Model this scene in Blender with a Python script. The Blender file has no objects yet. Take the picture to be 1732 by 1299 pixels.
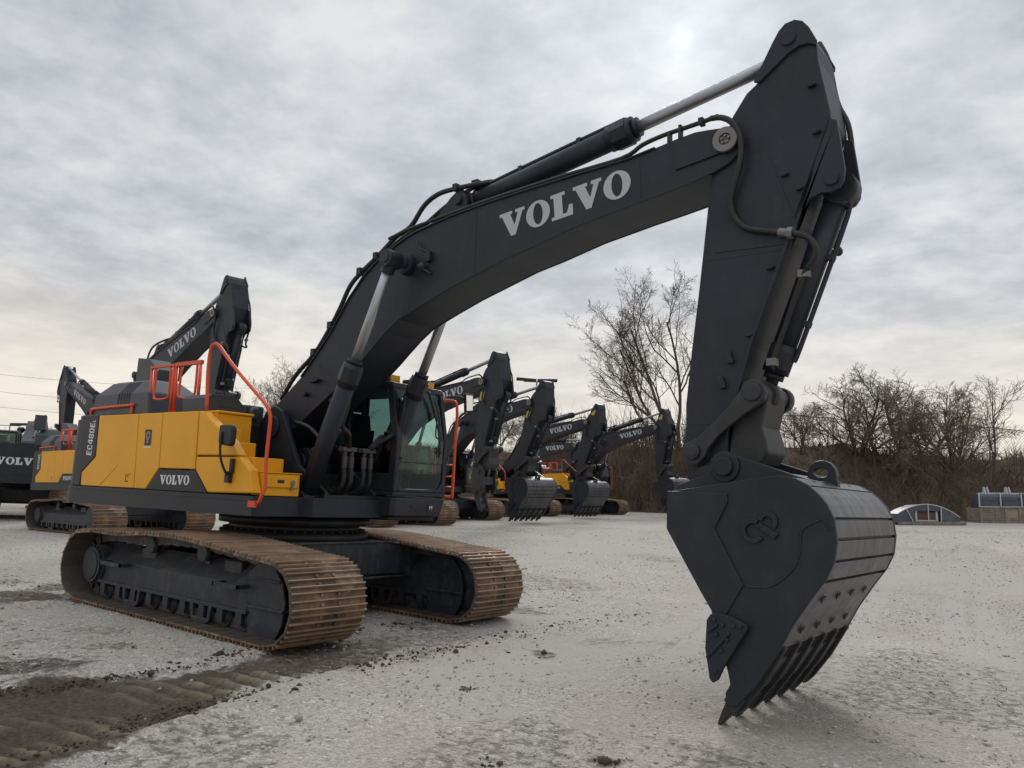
import bpy, bmesh, math, random
import numpy as np
from mathutils import Matrix, Vector, Euler
PI = math.pi
R = math.radians
scene = bpy.context.scene
col = scene.collection

# ------------------------------------------------------------------ camera
CAM = Vector((9.527, -7.276, 1.775))
YAW, PITCH, ROLL = R(128.2), R(7.68), R(2.63)
fw = Vector((math.cos(PITCH)*math.cos(YAW), math.cos(PITCH)*math.sin(YAW), math.sin(PITCH)))
rt0 = Vector((math.sin(YAW), -math.cos(YAW), 0.0))
up0 = rt0.cross(fw)
rt = rt0*math.cos(ROLL) + up0*math.sin(ROLL)
up = up0*math.cos(ROLL) - rt0*math.sin(ROLL)
cd = bpy.data.cameras.new('camera')
cam = bpy.data.objects.new('camera', cd)
col.objects.link(cam)
cam.matrix_world = Matrix(((rt.x, up.x, -fw.x, CAM.x), (rt.y, up.y, -fw.y, CAM.y), (rt.z, up.z, -fw.z, CAM.z), (0, 0, 0, 1)))
cd.sensor_width = 36.0
cd.lens = 28.2
cd.clip_start = 0.1
cd.clip_end = 6000
scene.camera = cam

# ------------------------------------------------------------------ light
SUN_AZ, SUN_EL = R(116.5), R(31)
sd = Vector((math.cos(SUN_EL)*math.cos(SUN_AZ), math.cos(SUN_EL)*math.sin(SUN_AZ), math.sin(SUN_EL)))
sl = bpy.data.lights.new('sun', 'SUN')
sl.energy = 1.5
sl.angle = R(16)
sl.color = (1.0, 0.95, 0.88)
so = bpy.data.objects.new('sun', sl)
col.objects.link(so)
so.rotation_euler = sd.to_track_quat('Z', 'Y').to_euler()
so.location = sd*60
scene.view_settings.view_transform = 'Standard'
scene.view_settings.look = 'None'
scene.view_settings.exposure = 0.0
scene.view_settings.gamma = 1.0


class NT:
    """small node-tree helper"""
    def __init__(s, tree):
        s.t = tree
        s.n = tree.nodes
        s.l = tree.links
    def node(s, kind, **kw):
        n = s.n.new(kind)
        for k, v in kw.items():
            setattr(n, k, v)
        return n
    def put(s, sock, v):
        if isinstance(v, bpy.types.NodeSocket):
            s.l.new(v, sock)
        elif v is not None:
            if hasattr(sock.default_value, '__len__') and not hasattr(v, '__len__'):
                v = (v, v, v)
            if hasattr(v, '__len__') and len(v) == 3 and len(sock.default_value) == 4:
                v = (*v, 1)
            sock.default_value = v
    def math(s, op, a, b=None, c=None, clamp=False):
        n = s.node('ShaderNodeMath', operation=op, use_clamp=clamp)
        s.put(n.inputs[0], a)
        if b is not None: s.put(n.inputs[1], b)
        if c is not None: s.put(n.inputs[2], c)
        return n.outputs[0]
    def vmath(s, op, a, b=None, scale=None):
        n = s.node('ShaderNodeVectorMath', operation=op)
        s.put(n.inputs[0], a)
        if b is not None: s.put(n.inputs[1], b)
        if scale is not None: s.put(n.inputs['Scale'], scale)
        return n.outputs['Value'] if op in ('DOT_PRODUCT', 'LENGTH', 'DISTANCE') else n.outputs['Vector']
    def noise(s, vec, scale, detail=4, rough=0.55, dist=0.0, out='Fac'):
        n = s.node('ShaderNodeTexNoise')
        if vec is not None: s.put(n.inputs['Vector'], vec)
        n.inputs['Scale'].default_value = scale
        n.inputs['Detail'].default_value = detail
        n.inputs['Roughness'].default_value = rough
        n.inputs['Distortion'].default_value = dist
        return n.outputs[out]
    def voro(s, vec, scale, feature='F1', out='Distance', rnd=1.0):
        n = s.node('ShaderNodeTexVoronoi', feature=feature)
        if vec is not None: s.put(n.inputs['Vector'], vec)
        n.inputs['Scale'].default_value = scale
        n.inputs['Randomness'].default_value = rnd
        return n.outputs[out]
    def ramp(s, fac, stops, interp='LINEAR'):
        n = s.node('ShaderNodeValToRGB')
        cr = n.color_ramp
        cr.interpolation = interp
        while len(cr.elements) < len(stops): cr.elements.new(0.5)
        for e, (p, c) in zip(cr.elements, stops):
            e.position = p
            e.color = (*c, 1) if hasattr(c, '__len__') else (c, c, c, 1)
        s.put(n.inputs['Fac'], fac)
        return n.outputs['Color']
    def mix(s, fac, a, b, blend='MIX'):
        n = s.node('ShaderNodeMix', data_type='RGBA', blend_type=blend)
        s.put(n.inputs[0], fac); s.put(n.inputs[6], a); s.put(n.inputs[7], b)
        return n.outputs[2]
    def maprange(s, v, a, b, c=0.0, d=1.0, smooth=False):
        n = s.node('ShaderNodeMapRange', interpolation_type='SMOOTHSTEP' if smooth else 'LINEAR')
        s.put(n.inputs[0], v)
        for i, q in enumerate((a, b, c, d)): n.inputs[i+1].default_value = q
        return n.outputs[0]
    def bump(s, h, strength=0.3, dist=0.01, normal=None):
        n = s.node('ShaderNodeBump')
        n.inputs['Strength'].default_value = strength
        n.inputs['Distance'].default_value = dist
        s.put(n.inputs['Height'], h)
        if normal is not None: s.put(n.inputs['Normal'], normal)
        return n.outputs[0]


# ------------------------------------------------------------------ sky: Nishita seen through a broken overcast
world = bpy.data.worlds.new('World')
scene.world = world
world.use_nodes = True
w = NT(world.node_tree)
w.n.clear()
sky = w.node('ShaderNodeTexSky', sky_type='NISHITA', sun_disc=False)
sky.sun_elevation = SUN_EL
sky.sun_rotation = R(-26.5)
tc = w.node('ShaderNodeTexCoord').outputs['Generated']
dirn = w.vmath('NORMALIZE', tc)
sx = w.node('ShaderNodeSeparateXYZ'); w.put(sx.inputs[0], dirn)
zz = w.math('MAXIMUM', sx.outputs[2], 0.0)
den = w.math('ADD', zz, 0.17)
cx = w.node('ShaderNodeCombineXYZ')
w.put(cx.inputs[0], w.math('DIVIDE', sx.outputs[0], den))
w.put(cx.inputs[1], w.math('DIVIDE', sx.outputs[1], den))
cu = cx.outputs[0]
n_big = w.noise(cu, 0.95, 3, 0.5, 0.2)
n_mid = w.noise(cu, 4.3, 8, 0.56, 0.12)
n_fin = w.noise(cu, 15.0, 5, 0.6, 0.1)
cl = w.math('ADD', w.math('MULTIPLY', n_big, 0.50), w.math('ADD', w.math('MULTIPLY', n_mid, 0.45), w.math('MULTIPLY', n_fin, 0.13)))
ccol = w.ramp(cl, [(0.40, (0.375, 0.400, 0.452)), (0.49, (0.472, 0.497, 0.545)), (0.56, (0.58, 0.602, 0.638)), (0.66, (0.74, 0.745, 0.75))])
hz = w.maprange(zz, 0.02, 0.30, 1.0, 0.0, True)
streak = w.maprange(w.math('ADD', w.math('MULTIPLY', w.noise(cu, 0.5, 6, 0.58, 0.3), 0.75), w.math('MULTIPLY', n_mid, 0.25)), 0.40, 0.60, 0.66, 1.0)
ccol = w.mix(w.math('MULTIPLY', w.math('MULTIPLY', hz, 0.95), streak), ccol, (1.0, 0.905, 0.765))
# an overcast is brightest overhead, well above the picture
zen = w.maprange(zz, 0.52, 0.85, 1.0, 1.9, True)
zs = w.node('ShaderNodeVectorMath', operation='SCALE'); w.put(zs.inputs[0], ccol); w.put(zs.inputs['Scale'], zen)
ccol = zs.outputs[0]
sdot = w.math('MAXIMUM', w.vmath('DOT_PRODUCT', dirn, tuple(sd)), 0.0)
glow = w.math('ADD', w.math('MULTIPLY', w.math('POWER', sdot, 45.0), 0.12), w.math('MULTIPLY', w.math('POWER', sdot, 9.0), 0.085))
glow = w.math('ADD', glow, w.math('MULTIPLY', w.math('POWER', sdot, 700.0), 0.12))
core = w.math('MULTIPLY', w.math('POWER', sdot, 16000.0), 0.13)
glow = w.math('ADD', glow, core)
gl = w.node('ShaderNodeVectorMath', operation='SCALE'); gl.inputs[0].default_value = (0.92, 1.0, 1.0); w.put(gl.inputs['Scale'], glow)
ccol = w.mix(1.0, ccol, gl.outputs[0], 'ADD')
skyc = w.node('ShaderNodeVectorMath', operation='SCALE'); w.put(skyc.inputs[0], sky.outputs[0]); skyc.inputs['Scale'].default_value = 0.1
cover = w.maprange(cl, 0.30, 0.44, 0.86, 0.97)
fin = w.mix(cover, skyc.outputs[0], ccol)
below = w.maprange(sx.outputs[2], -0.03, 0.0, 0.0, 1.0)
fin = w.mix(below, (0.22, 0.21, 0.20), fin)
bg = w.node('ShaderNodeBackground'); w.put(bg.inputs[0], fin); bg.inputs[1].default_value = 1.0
wo = w.node('ShaderNodeOutputWorld'); w.l.new(bg.outputs[0], wo.inputs[0])


# ------------------------------------------------------------------ materials
def new_mat(name):
    m = bpy.data.materials.new(name)
    m.use_nodes = True
    t = NT(m.node_tree)
    b = m.node_tree.nodes['Principled BSDF']
    return m, t, b

def objco(t):
    return t.node('ShaderNodeTexCoord').outputs['Object']

def paint(name, c, rough=0.4, var=0.12, dust=0.10, dustc=(0.24, 0.22, 0.19), metal=0.0, scale=1.5, spec=0.5, bump=0.06):
    m, t, b = new_mat(name)
    co = objco(t)
    n1 = t.noise(co, scale, 6, 0.6)
    k = t.maprange(n1, 0.3, 0.7, 1-var, 1+var)
    base = t.mix(1.0, c, k, 'MULTIPLY')
    n2 = t.noise(co, scale*4.3, 8, 0.7, 0.5)
    sc = t.node('ShaderNodeMapping'); sc.inputs['Scale'].default_value = (6, 6, 0.6); t.put(sc.inputs[0], co)
    runs = t.noise(sc.outputs[0], 1.6, 4, 0.6)
    d = t.math('MULTIPLY', t.maprange(n2, 0.45, 0.8), t.maprange(runs, 0.35, 0.7))
    geo = t.node('ShaderNodeNewGeometry')
    sn = t.node('ShaderNodeSeparateXYZ'); t.put(sn.inputs[0], geo.outputs['Normal'])
    upf = t.maprange(sn.outputs[2], 0.55, 0.95)
    d = t.math('ADD', t.math('MULTIPLY', d, dust*1.6), t.math('MULTIPLY', t.math('MULTIPLY', upf, dust*1.8), n2), clamp=True)
    t.put(b.inputs['Base Color'], t.mix(d, base, dustc))
    t.put(b.inputs['Roughness'], t.math('ADD', t.math('MULTIPLY', n2, 0.16), rough-0.06, clamp=True))
    b.inputs['Metallic'].default_value = metal
    b.inputs['Specular IOR Level'].default_value = spec
    t.put(b.inputs['Normal'], t.bump(t.noise(co, scale*2.2, 3, 0.5), bump, 0.02))
    return m

M = {}
M['char'] = paint('charcoal_paint', (0.0175, 0.0212, 0.0300), 0.44, 0.22, 0.06, spec=0.36)
M['char2'] = paint('charcoal_worn', (0.026, 0.027, 0.031), 0.52, 0.2, 0.12)
M['frame'] = paint('undercarriage_paint', (0.019, 0.0235, 0.033), 0.5, 0.25, 0.36, (0.21, 0.19, 0.155))
M['hood'] = paint('grey_cover', (0.040, 0.043, 0.053), 0.42, 0.1, 0.05)
M['black'] = paint('black_trim', (0.014, 0.0145, 0.016), 0.5, 0.2, 0.06)
M['yellow'] = paint('yellow_paint', (0.78, 0.36, 0.008), 0.38, 0.05, 0.03, (0.40, 0.26, 0.09), spec=0.32)
M['orange'] = paint('orange_rail_paint', (0.68, 0.075, 0.015), 0.4, 0.10, 0.04)
M['white'] = paint('white_lettering', (0.66, 0.67, 0.69), 0.5, 0.04, 0.03)
M['silver'] = paint('grey_lettering', (0.46, 0.47, 0.49), 0.5, 0.04, 0.03)
M['label_y'] = paint('yellow_sticker', (0.50, 0.44, 0.03), 0.5, 0.1, 0.05)
M['rubber'] = paint('hose_rubber', (0.012, 0.012, 0.013), 0.5, 0.2, 0.10)
M['chrome'] = paint('chromed_rod', (0.42, 0.43, 0.45), 0.36, 0.04, 0.0, metal=0.8, bump=0.0)
M['steel'] = paint('bare_steel', (0.20, 0.19, 0.18), 0.45, 0.25, 0.2, metal=0.5)
M['worn'] = paint('worn_steel', (0.085, 0.082, 0.078), 0.5, 0.3, 0.1, metal=0.3)
M['red'] = paint('red_paint', (0.11, 0.05, 0.035), 0.5, 0.2, 0.1)
M['seat'] = paint('seat_cloth', (0.03, 0.031, 0.033), 0.8, 0.2, 0.0)
M['wood'] = paint('weathered_wood', (0.21, 0.175, 0.14), 0.8, 0.35, 0.15, scale=5)
M['tanboard'] = paint('tan_board', (0.27, 0.22, 0.15), 0.7, 0.2, 0.1)
M['strap'] = paint('pale_strap', (0.50, 0.51, 0.52), 0.5, 0.1, 0.1)
M['bluegrey'] = paint('blue_grey_steel', (0.060, 0.075, 0.10), 0.35, 0.3, 0.10, (0.2, 0.21, 0.23))
M['galv'] = paint('galvanised', (0.25, 0.25, 0.25), 0.5, 0.2, 0.1, metal=0.4)
M['wire'] = paint('dark_wire', (0.05, 0.05, 0.05), 0.6, 0.2, 0.0)
M['bark'] = paint('bark', (0.095, 0.076, 0.060), 0.85, 0.3, 0.05, scale=3)
M['twig'] = paint('twigs', (0.150, 0.119, 0.094), 0.85, 0.3, 0.0, scale=0.6)

# worn, rust-brown track shoes
m, t, b = new_mat('rusty_track_steel')
co = objco(t)
n1 = t.noise(co, 3.0, 7, 0.65, 0.3)
n2 = t.noise(co, 17.0, 6, 0.65)
c1 = t.ramp(n1, [(0.32, (0.050, 0.043, 0.038)), (0.46, (0.105, 0.078, 0.058)), (0.56, (0.185, 0.108, 0.068)), (0.70, (0.29, 0.235, 0.175))])
c1 = t.mix(t.maprange(t.noise(co, 2.1, 5, 0.6, 0.4), 0.56, 0.66), c1, (0.33, 0.285, 0.22))
att = t.node('ShaderNodeAttribute', attribute_name='wear').outputs['Fac']
c1 = t.mix(t.math('MULTIPLY', att, t.maprange(n2, 0.25, 0.6, 0.45, 1.0)), c1, (0.36, 0.255, 0.175))
geo = t.node('ShaderNodeNewGeometry')
inn = t.node('ShaderNodeAttribute', attribute_name='inner').outputs['Fac']
c1 = t.mix(t.math('MULTIPLY', inn, 0.85), c1, (0.062, 0.059, 0.056))
c1 = t.mix(1.0, c1, (1.22, 1.16, 1.12), 'MULTIPLY')
t.put(b.inputs['Base Color'], c1)
t.put(b.inputs['Roughness'], t.maprange(n2, 0.3, 0.7, 0.45, 0.8))
b.inputs['Metallic'].default_value = 0.25
t.put(b.inputs['Normal'], t.bump(n2, 0.35, 0.006))
M['shoe'] = m

# bucket back: paint scuffed to a satin grey with long vertical runs
m, t, b = new_mat('scuffed_bucket_back')
co = objco(t)
sc = t.node('ShaderNodeMapping'); sc.inputs['Scale'].default_value = (1, 7, 1); t.put(sc.inputs[0], co)
n1 = t.noise(sc.outputs[0], 1.5, 6, 0.65, 0.4)
n2 = t.noise(co, 9.0, 6, 0.6)
k = t.math('ADD', t.math('MULTIPLY', n1, 0.7), t.math('MULTIPLY', n2, 0.3))
t.put(b.inputs['Base Color'], t.ramp(k, [(0.36, (0.034, 0.036, 0.038)), (0.5, (0.076, 0.079, 0.082)), (0.64, (0.130, 0.134, 0.138))]))
t.put(b.inputs['Roughness'], t.maprange(n2, 0.3, 0.7, 0.27, 0.46))
b.inputs['Metallic'].default_value = 0.3
M['scuff'] = m

# tinted cab glass: see-through with a real reflection
for glass_key, glass_tint in (('glass', (0.52, 0.71, 0.68, 1)), ('side_glass', (0.15, 0.24, 0.235, 1))):
    m, t, b = new_mat('tinted_'+glass_key)
    t.n.remove(b)
    tr = t.node('ShaderNodeBsdfTransparent'); tr.inputs[0].default_value = glass_tint
    gs = t.node('ShaderNodeBsdfGlossy'); gs.inputs['Roughness'].default_value = 0.03; gs.inputs[0].default_value = (0.9, 1.0, 0.98, 1)
    lw = t.node('ShaderNodeLayerWeight'); lw.inputs[0].default_value = 0.5
    mx = t.node('ShaderNodeMixShader'); t.put(mx.inputs[0], t.math('ADD', t.math('MULTIPLY', t.math('POWER', lw.outputs['Facing'], 4.0), 0.75), 0.05, clamp=True))
    t.l.new(tr.outputs[0], mx.inputs[1]); t.l.new(gs.outputs[0], mx.inputs[2])
    t.l.new(mx.outputs[0], t.n['Material Output'].inputs[0])
    M[glass_key] = m
m, t, b = new_mat('mirror_glass')
b.inputs['Base Color'].default_value = (0.75, 0.78, 0.8, 1); b.inputs['Metallic'].default_value = 1.0; b.inputs['Roughness'].default_value = 0.08
M['mirror'] = m

# crushed limestone yard with brown dirt worked into it
m, t, b = new_mat('gravel_yard')
co = objco(t)
v1 = t.voro(co, 33.0, out='Color')
d1 = t.voro(co, 33.0)
v2 = t.voro(co, 85.0, out='Color')
d2 = t.voro(co, 85.0)
def bw(c):
    n = t.node('ShaderNodeSeparateColor'); t.put(n.inputs[0], c); return n.outputs[0]
g1 = t.ramp(bw(v1), [(0.0, (0.20, 0.195, 0.19)), (0.25, (0.33, 0.325, 0.315)), (0.75, (0.47, 0.465, 0.455)), (0.92, (0.56, 0.555, 0.545)), (1.0, (0.74, 0.735, 0.72))])
g2 = t.ramp(bw(v2), [(0.0, (0.19, 0.185, 0.175)), (0.5, (0.40, 0.395, 0.38)), (0.9, (0.52, 0.515, 0.50)), (1.0, (0.72, 0.71, 0.69))])
nm = t.noise(co, 6.0, 5, 0.6)
gr = t.mix(t.maprange(nm, 0.38, 0.62), g2, g1)
nl = t.noise(co, 0.42, 6, 0.6, 0.6)
gr = t.mix(t.maprange(nl, 0.36, 0.66, 0.0, 0.55), gr, t.mix(t.noise(co, 21.0, 5, 0.7), (0.26, 0.23, 0.19), (0.45, 0.41, 0.35)))
nx = t.noise(co, 0.16, 5, 0.55, 0.5)
gr = t.mix(1.0, gr, t.maprange(nx, 0.3, 0.7, 0.92, 1.16), 'MULTIPLY')
gr = t.mix(1.0, gr, (1.0, 0.965, 0.915), 'MULTIPLY')
worn = t.node('ShaderNodeAttribute', attribute_name='worn').outputs['Fac']
wm = t.maprange(t.math('ADD', worn, t.math('MULTIPLY', t.math('SUBTRACT', t.noise(co, 3.0, 7, 0.7, 0.3), 0.5), 0.8)), 0.25, 0.75, 0.0, 0.85, True)
fine = t.mix(t.noise(co, 40.0, 6, 0.75), (0.265, 0.245, 0.22), (0.47, 0.45, 0.42))
gr = t.mix(wm, gr, fine)
dirt = t.node('ShaderNodeAttribute', attribute_name='dirt').outputs['Fac']
tan = t.node('ShaderNodeAttribute', attribute_name='tan').outputs['Fac']
nd = t.noise(co, 9.0, 8, 0.72, 0.4)
dm = t.maprange(t.math('ADD', dirt, t.math('MULTIPLY', t.math('SUBTRACT', nd, 0.5), 0.9)), 0.33, 0.62, 0.0, 1.0, True)
dc = t.ramp(t.noise(co, 26.0, 7, 0.7), [(0.3, (0.046, 0.034, 0.024)), (0.5, (0.105, 0.078, 0.054)), (0.72, (0.21, 0.162, 0.115))])
dc = t.mix(t.math('MULTIPLY', tan, 0.9), dc, (0.46, 0.37, 0.26))
gr = t.mix(t.math('MULTIPLY', dm, 0.93), gr, dc)
t.put(b.inputs['Base Color'], gr)
b.inputs['Roughness'].default_value = 0.9
b.inputs['Specular IOR Level'].default_value = 0.25
hh = t.math('ADD', t.math('MULTIPLY', d1, -0.9), t.math('MULTIPLY', d2, -0.4))
hh = t.math('ADD', hh, t.math('MULTIPLY', nd, 0.8))
hh = t.math('ADD', hh, t.math('MULTIPLY', t.math('MULTIPLY', dm, t.noise(co, 22.0, 8, 0.75, 0.5)), 4.5))
hh = t.math('MULTIPLY', hh, t.math('SUBTRACT', 1.0, t.math('MULTIPLY', wm, 0.75)))
t.put(b.inputs['Normal'], t.bump(hh, 0.85, 0.017))
M['gravel'] = m
m, t, b = new_mat('loose_stones')
oi = t.node('ShaderNodeAttribute', attribute_name='tone').outputs['Fac']
t.put(b.inputs['Base Color'], t.ramp(oi, [(0.0, (0.10, 0.085, 0.07)), (0.3, (0.22, 0.205, 0.185)), (0.6, (0.40, 0.39, 0.375)), (1.0, (0.62, 0.61, 0.59))]))
b.inputs['Roughness'].default_value = 0.9
M['stone'] = m
m, t, b = new_mat('soil_clods')
co = objco(t)
t.put(b.inputs['Base Color'], t.ramp(t.noise(co, 18, 6, 0.7), [(0.3, (0.032, 0.025, 0.019)), (0.7, (0.11, 0.085, 0.064))]))
b.inputs['Roughness'].default_value = 0.95
t.put(b.inputs['Normal'], t.bump(t.noise(co, 60, 5, 0.7), 0.6, 0.01))
M['soil'] = m
m, t, b = new_mat('brush_slope')
co = objco(t)
n1 = t.noise(co, 0.5, 7, 0.65, 0.6); n2 = t.noise(co, 5.0, 8, 0.75)
k = t.math('ADD', t.math('MULTIPLY', n1, 0.5), t.math('MULTIPLY', n2, 0.5))
t.put(b.inputs['Base Color'], t.ramp(k, [(0.33, (0.055, 0.042, 0.031)), (0.5, (0.12, 0.086, 0.058)), (0.66, (0.20, 0.15, 0.095))]))
b.inputs['Roughness'].default_value = 0.95
t.put(b.inputs['Normal'], t.bump(n2, 0.8, 0.25))
M['slope'] = m
m, t, b = new_mat('dry_brush')
oi = t.node('ShaderNodeAttribute', attribute_name='tone').outputs['Fac']
t.put(b.inputs['Base Color'], t.ramp(oi, [(0.0, (0.065, 0.052, 0.041)), (0.35, (0.13, 0.092, 0.064)), (0.6, (0.155, 0.108, 0.074)), (0.8, (0.22, 0.165, 0.10)), (1.0, (0.32, 0.26, 0.165))]))
b.inputs['Roughness'].default_value = 0.9
M['brush'] = m


# ------------------------------------------------------------------ mesh helpers
class MB:
    def __init__(s):
        s.v = []; s.f = []; s.sm = []
    def add(s, vs, fs, smooth=False):
        o = len(s.v)
        s.v += [tuple(p) for p in vs]
        s.f += [tuple(i+o for i in f) for f in fs]
        s.sm += [smooth]*len(fs) if isinstance(smooth, bool) else list(smooth)
        return s
    def prism(s, poly, y0, y1, axis='y'):
        n = len(poly)
        f3 = {'y': lambda a, b, c: (a, c, b), 'z': lambda a, b, c: (a, b, c), 'x': lambda a, b, c: (c, a, b)}[axis]
        vs = [f3(a, b, y0) for a, b in poly] + [f3(a, b, y1) for a, b in poly]
        fs = [tuple(range(n)), tuple(range(2*n-1, n-1, -1))] + [(i, (i+1) % n, n+(i+1) % n, n+i) for i in range(n)]
        return s.add(vs, fs)
    def box(s, x0, x1, y0, y1, z0, z1):
        return s.prism([(x0, z0), (x1, z0), (x1, z1), (x0, z1)], y0, y1)
    def cyl(s, p0, p1, r, n=18, r2=None, caps=True):
        p0 = Vector(p0); p1 = Vector(p1); r2 = r if r2 is None else r2
        q = (p1-p0).to_track_quat('Z', 'Y')
        vs = []
        for p, rr in ((p0, r), (p1, r2)):
            for k in range(n):
                a = 2*PI*k/n
                vs.append(p + q @ Vector((rr*math.cos(a), rr*math.sin(a), 0)))
        fs = [(k, (k+1) % n, n+(k+1) % n, n+k) for k in range(n)]
        sm = [True]*n
        if caps:
            fs += [tuple(range(n)), tuple(range(2*n-1, n-1, -1))]; sm += [False, False]
        return s.add(vs, fs, sm)
    def tube(s, pts, r, n=8, sub=4, r_end=None):
        P = [Vector(p) for p in pts]
        if sub > 1 and len(P) > 2:
            Q = []
            for i in range(len(P)-1):
                a = P[max(i-1, 0)]; b_ = P[i]; c = P[i+1]; d = P[min(i+2, len(P)-1)]
                for k in range(sub):
                    u = k/sub
                    Q.append(0.5*((2*b_) + (c-a)*u + (2*a-5*b_+4*c-d)*u*u + (3*b_-a-3*c+d)*u**3))
            Q.append(P[-1]); P = Q
        vs = []; fs = []
        nrm = None
        for i, p in enumerate(P):
            tg = (P[min(i+1, len(P)-1)] - P[max(i-1, 0)])
            tg = tg.normalized() if tg.length > 1e-9 else Vector((0, 0, 1))
            if nrm is None:
                nrm = tg.orthogonal().normalized()
            else:
                nrm = (nrm - tg*nrm.dot(tg))
                nrm = nrm.normalized() if nrm.length > 1e-6 else tg.orthogonal().normalized()
            bi = tg.cross(nrm)
            rr = r if r_end is None else r + (r_end-r)*i/(len(P)-1)
            for k in range(n):
                a = 2*PI*k/n
                vs.append(p + nrm*(rr*math.cos(a)) + bi*(rr*math.sin(a)))
        for i in range(len(P)-1):
            for k in range(n):
                fs.append((i*n+k, i*n+(k+1) % n, (i+1)*n+(k+1) % n, (i+1)*n+k))
        sm = [True]*len(fs)
        fs += [tuple(range(n)), tuple(range(len(vs)-1, len(vs)-n-1, -1))]; sm += [False, False]
        return s.add(vs, fs, sm)
    def ring(s, c, r0, r1, y0, y1, n=28, axis='y'):
        vs = []
        for y in (y0, y1):
            for rr in (r0, r1):
                for k in range(n):
                    a = 2*PI*k/n
                    u, v = c[0]+rr*math.cos(a), c[1]+rr*math.sin(a)
                    vs.append((u, y, v) if axis == 'y' else (u, v, y))
        fs = []; sm = []
        for k in range(n):
            j = (k+1) % n
            fs += [(k, j, n+j, n+k), (2*n+k, 3*n+k, 3*n+j, 2*n+j), (n+k, n+j, 3*n+j, 3*n+k), (k, 2*n+k, 2*n+j, j)]
            sm += [False, False, True, True]
        return s.add(vs, fs, sm)
    def mirror_y(s):
        n = len(s.v)
        v = [(a, -b_, c) for a, b_, c in s.v]
        f = [tuple(reversed(q)) for q in s.f]
        return s.add(v, f, list(s.sm))
    def mesh(s, name, mat, recalc=True):
        me = bpy.data.meshes.new(name)
        me.from_pydata(s.v, [], s.f)
        me.polygons.foreach_set('use_smooth', s.sm)
        if recalc:
            bm = bmesh.new(); bm.from_mesh(me)
            bmesh.ops.recalc_face_normals(bm, faces=bm.faces)
            bm.to_mesh(me); bm.free()
        me.materials.append(mat)
        me.update()
        return me

CACHE = {}
def part(name, fn, mat, parent=None, key=None, mw=None, bev=0.0, label=None, recalc=True):
    """one mesh object; key shares the mesh between machines"""
    k = key or None
    if k and k in CACHE:
        me = CACHE[k]
    else:
        mb = fn() if callable(fn) else fn
        me = mb.mesh(name, M[mat], recalc)
        if k: CACHE[k] = me
    o = bpy.data.objects.new(name, me)
    col.objects.link(o)
    if parent: o.parent = parent
    if mw is not None: o.matrix_local = mw
    if bev:
        bm_ = o.modifiers.new('bevel', 'BEVEL')
        bm_.width = bev; bm_.segments = 2; bm_.limit_method = 'ANGLE'; bm_.angle_limit = R(38)
    if label: o['label'] = label
    return o

def tag(o, label, cat, group=None):
    o['label'] = label; o['category'] = cat
    if group: o['group'] = group
    return o

def structure(o):
    o['kind'] = 'structure'; return o

def empty(name, loc=(0, 0, 0)):
    o = bpy.data.objects.new(name, None)
    o.empty_display_size = 0.3
    col.objects.link(o)
    o.location = loc
    return o

# slab-serif word and plain block lettering, as flat vinyl
GLYPH = {
 'V': (1.10, [[(0, 1), (.56, 1), (.56, .87), (.47, .87), (.64, .40), (.80, .87), (.70, .87), (.70, 1), (1.10, 1), (1.10, .87), (1.01, .87), (.66, 0), (.46, 0), (.10, .87), (0, .87)]]),
 'L': (0.86, [[(0, 1), (.58, 1), (.58, .87), (.46, .87), (.46, .14), (.62, .14), (.72, .42), (.86, .42), (.86, 0), (0, 0), (0, .13), (.12, .13), (.12, .87), (0, .87)]]),
}
def oval(cx_, w_, t_, n=28):
    out = []
    for k in range(n):
        a, b_ = 2*PI*k/n, 2*PI*(k+1)/n
        P = lambda q, f, g: (cx_+(w_/2-f)*math.cos(q), .5+(.52-g)*math.sin(q))
        out.append([P(a, 0, 0), P(b_, 0, 0), P(b_, t_, .10), P(a, t_, .10)])
    return out
GLYPH['O'] = (1.0, oval(.5, 1.0, .30))
BL = {  # block letters on a 0..0.7 x 0..1 cell: rectangles (x0,y0,x1,y1)
 'E': [(0, 0, .2, 1), (.2, .82, .62, 1), (.2, .41, .56, .59), (.2, 0, .62, .18)],
 'C': [(0, .08, .2, .92), (.08, .82, .62, 1), (.08, 0, .62, .18), (.44, .66, .64, .88), (.44, .12, .64, .34)],
 '4': [(.40, 0, .60, 1), (0, .24, .40, .42), (.60, .24, .70, .42), (0, .42, .20, .62), (.12, .62, .32, .80), (.22, .80, .40, 1)],
 '8': [(0, .06, .2, .46), (0, .56, .2, .94), (.46, .06, .66, .46), (.46, .56, .66, .94), (.2, 0, .46, .16), (.2, .43, .46, .59), (.2, .84, .46, 1)],
 '0': [(0, .08, .2, .92), (.46, .08, .66, .92), (.1, 0, .56, .17), (.1, .83, .56, 1)],
 '3': [(.46, .06, .66, .46), (.46, .56, .66, .94), (0, 0, .5, .17), (.14, .43, .5, .59), (0, .83, .5, 1)],
 '5': [(0, 0, .5, .17), (.46, .06, .66, .5), (0, .42, .5, .6), (0, .6, .2, 1), (.2, .83, .62, 1)],
 'L': [(0, 0, .2, 1), (.2, 0, .56, .18)],
}
def lettering(word, h, wscale=1.0, gap=0.06, block=False):
    """list of flat polygons (u,v) plus total width"""
    x = 0; polys = []
    for i, ch in enumerate(word):
        if block:
            hh = 1.0
            for (a, b_, c, d) in BL[ch]:
                polys.append([((x+a*wscale)*h, b_*h), ((x+c*wscale)*h, b_*h), ((x+c*wscale)*h, d*h), ((x+a*wscale)*h, d*h)])
            x += (0.70+gap)*wscale
        else:
            wd, ps = GLYPH[ch]
            for p in ps:
                polys.append([((x+u*wscale)*h, v*h) for u, v in p])
            x += (wd+gap)*wscale
    return polys, (x-gap*wscale)*h
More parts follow.
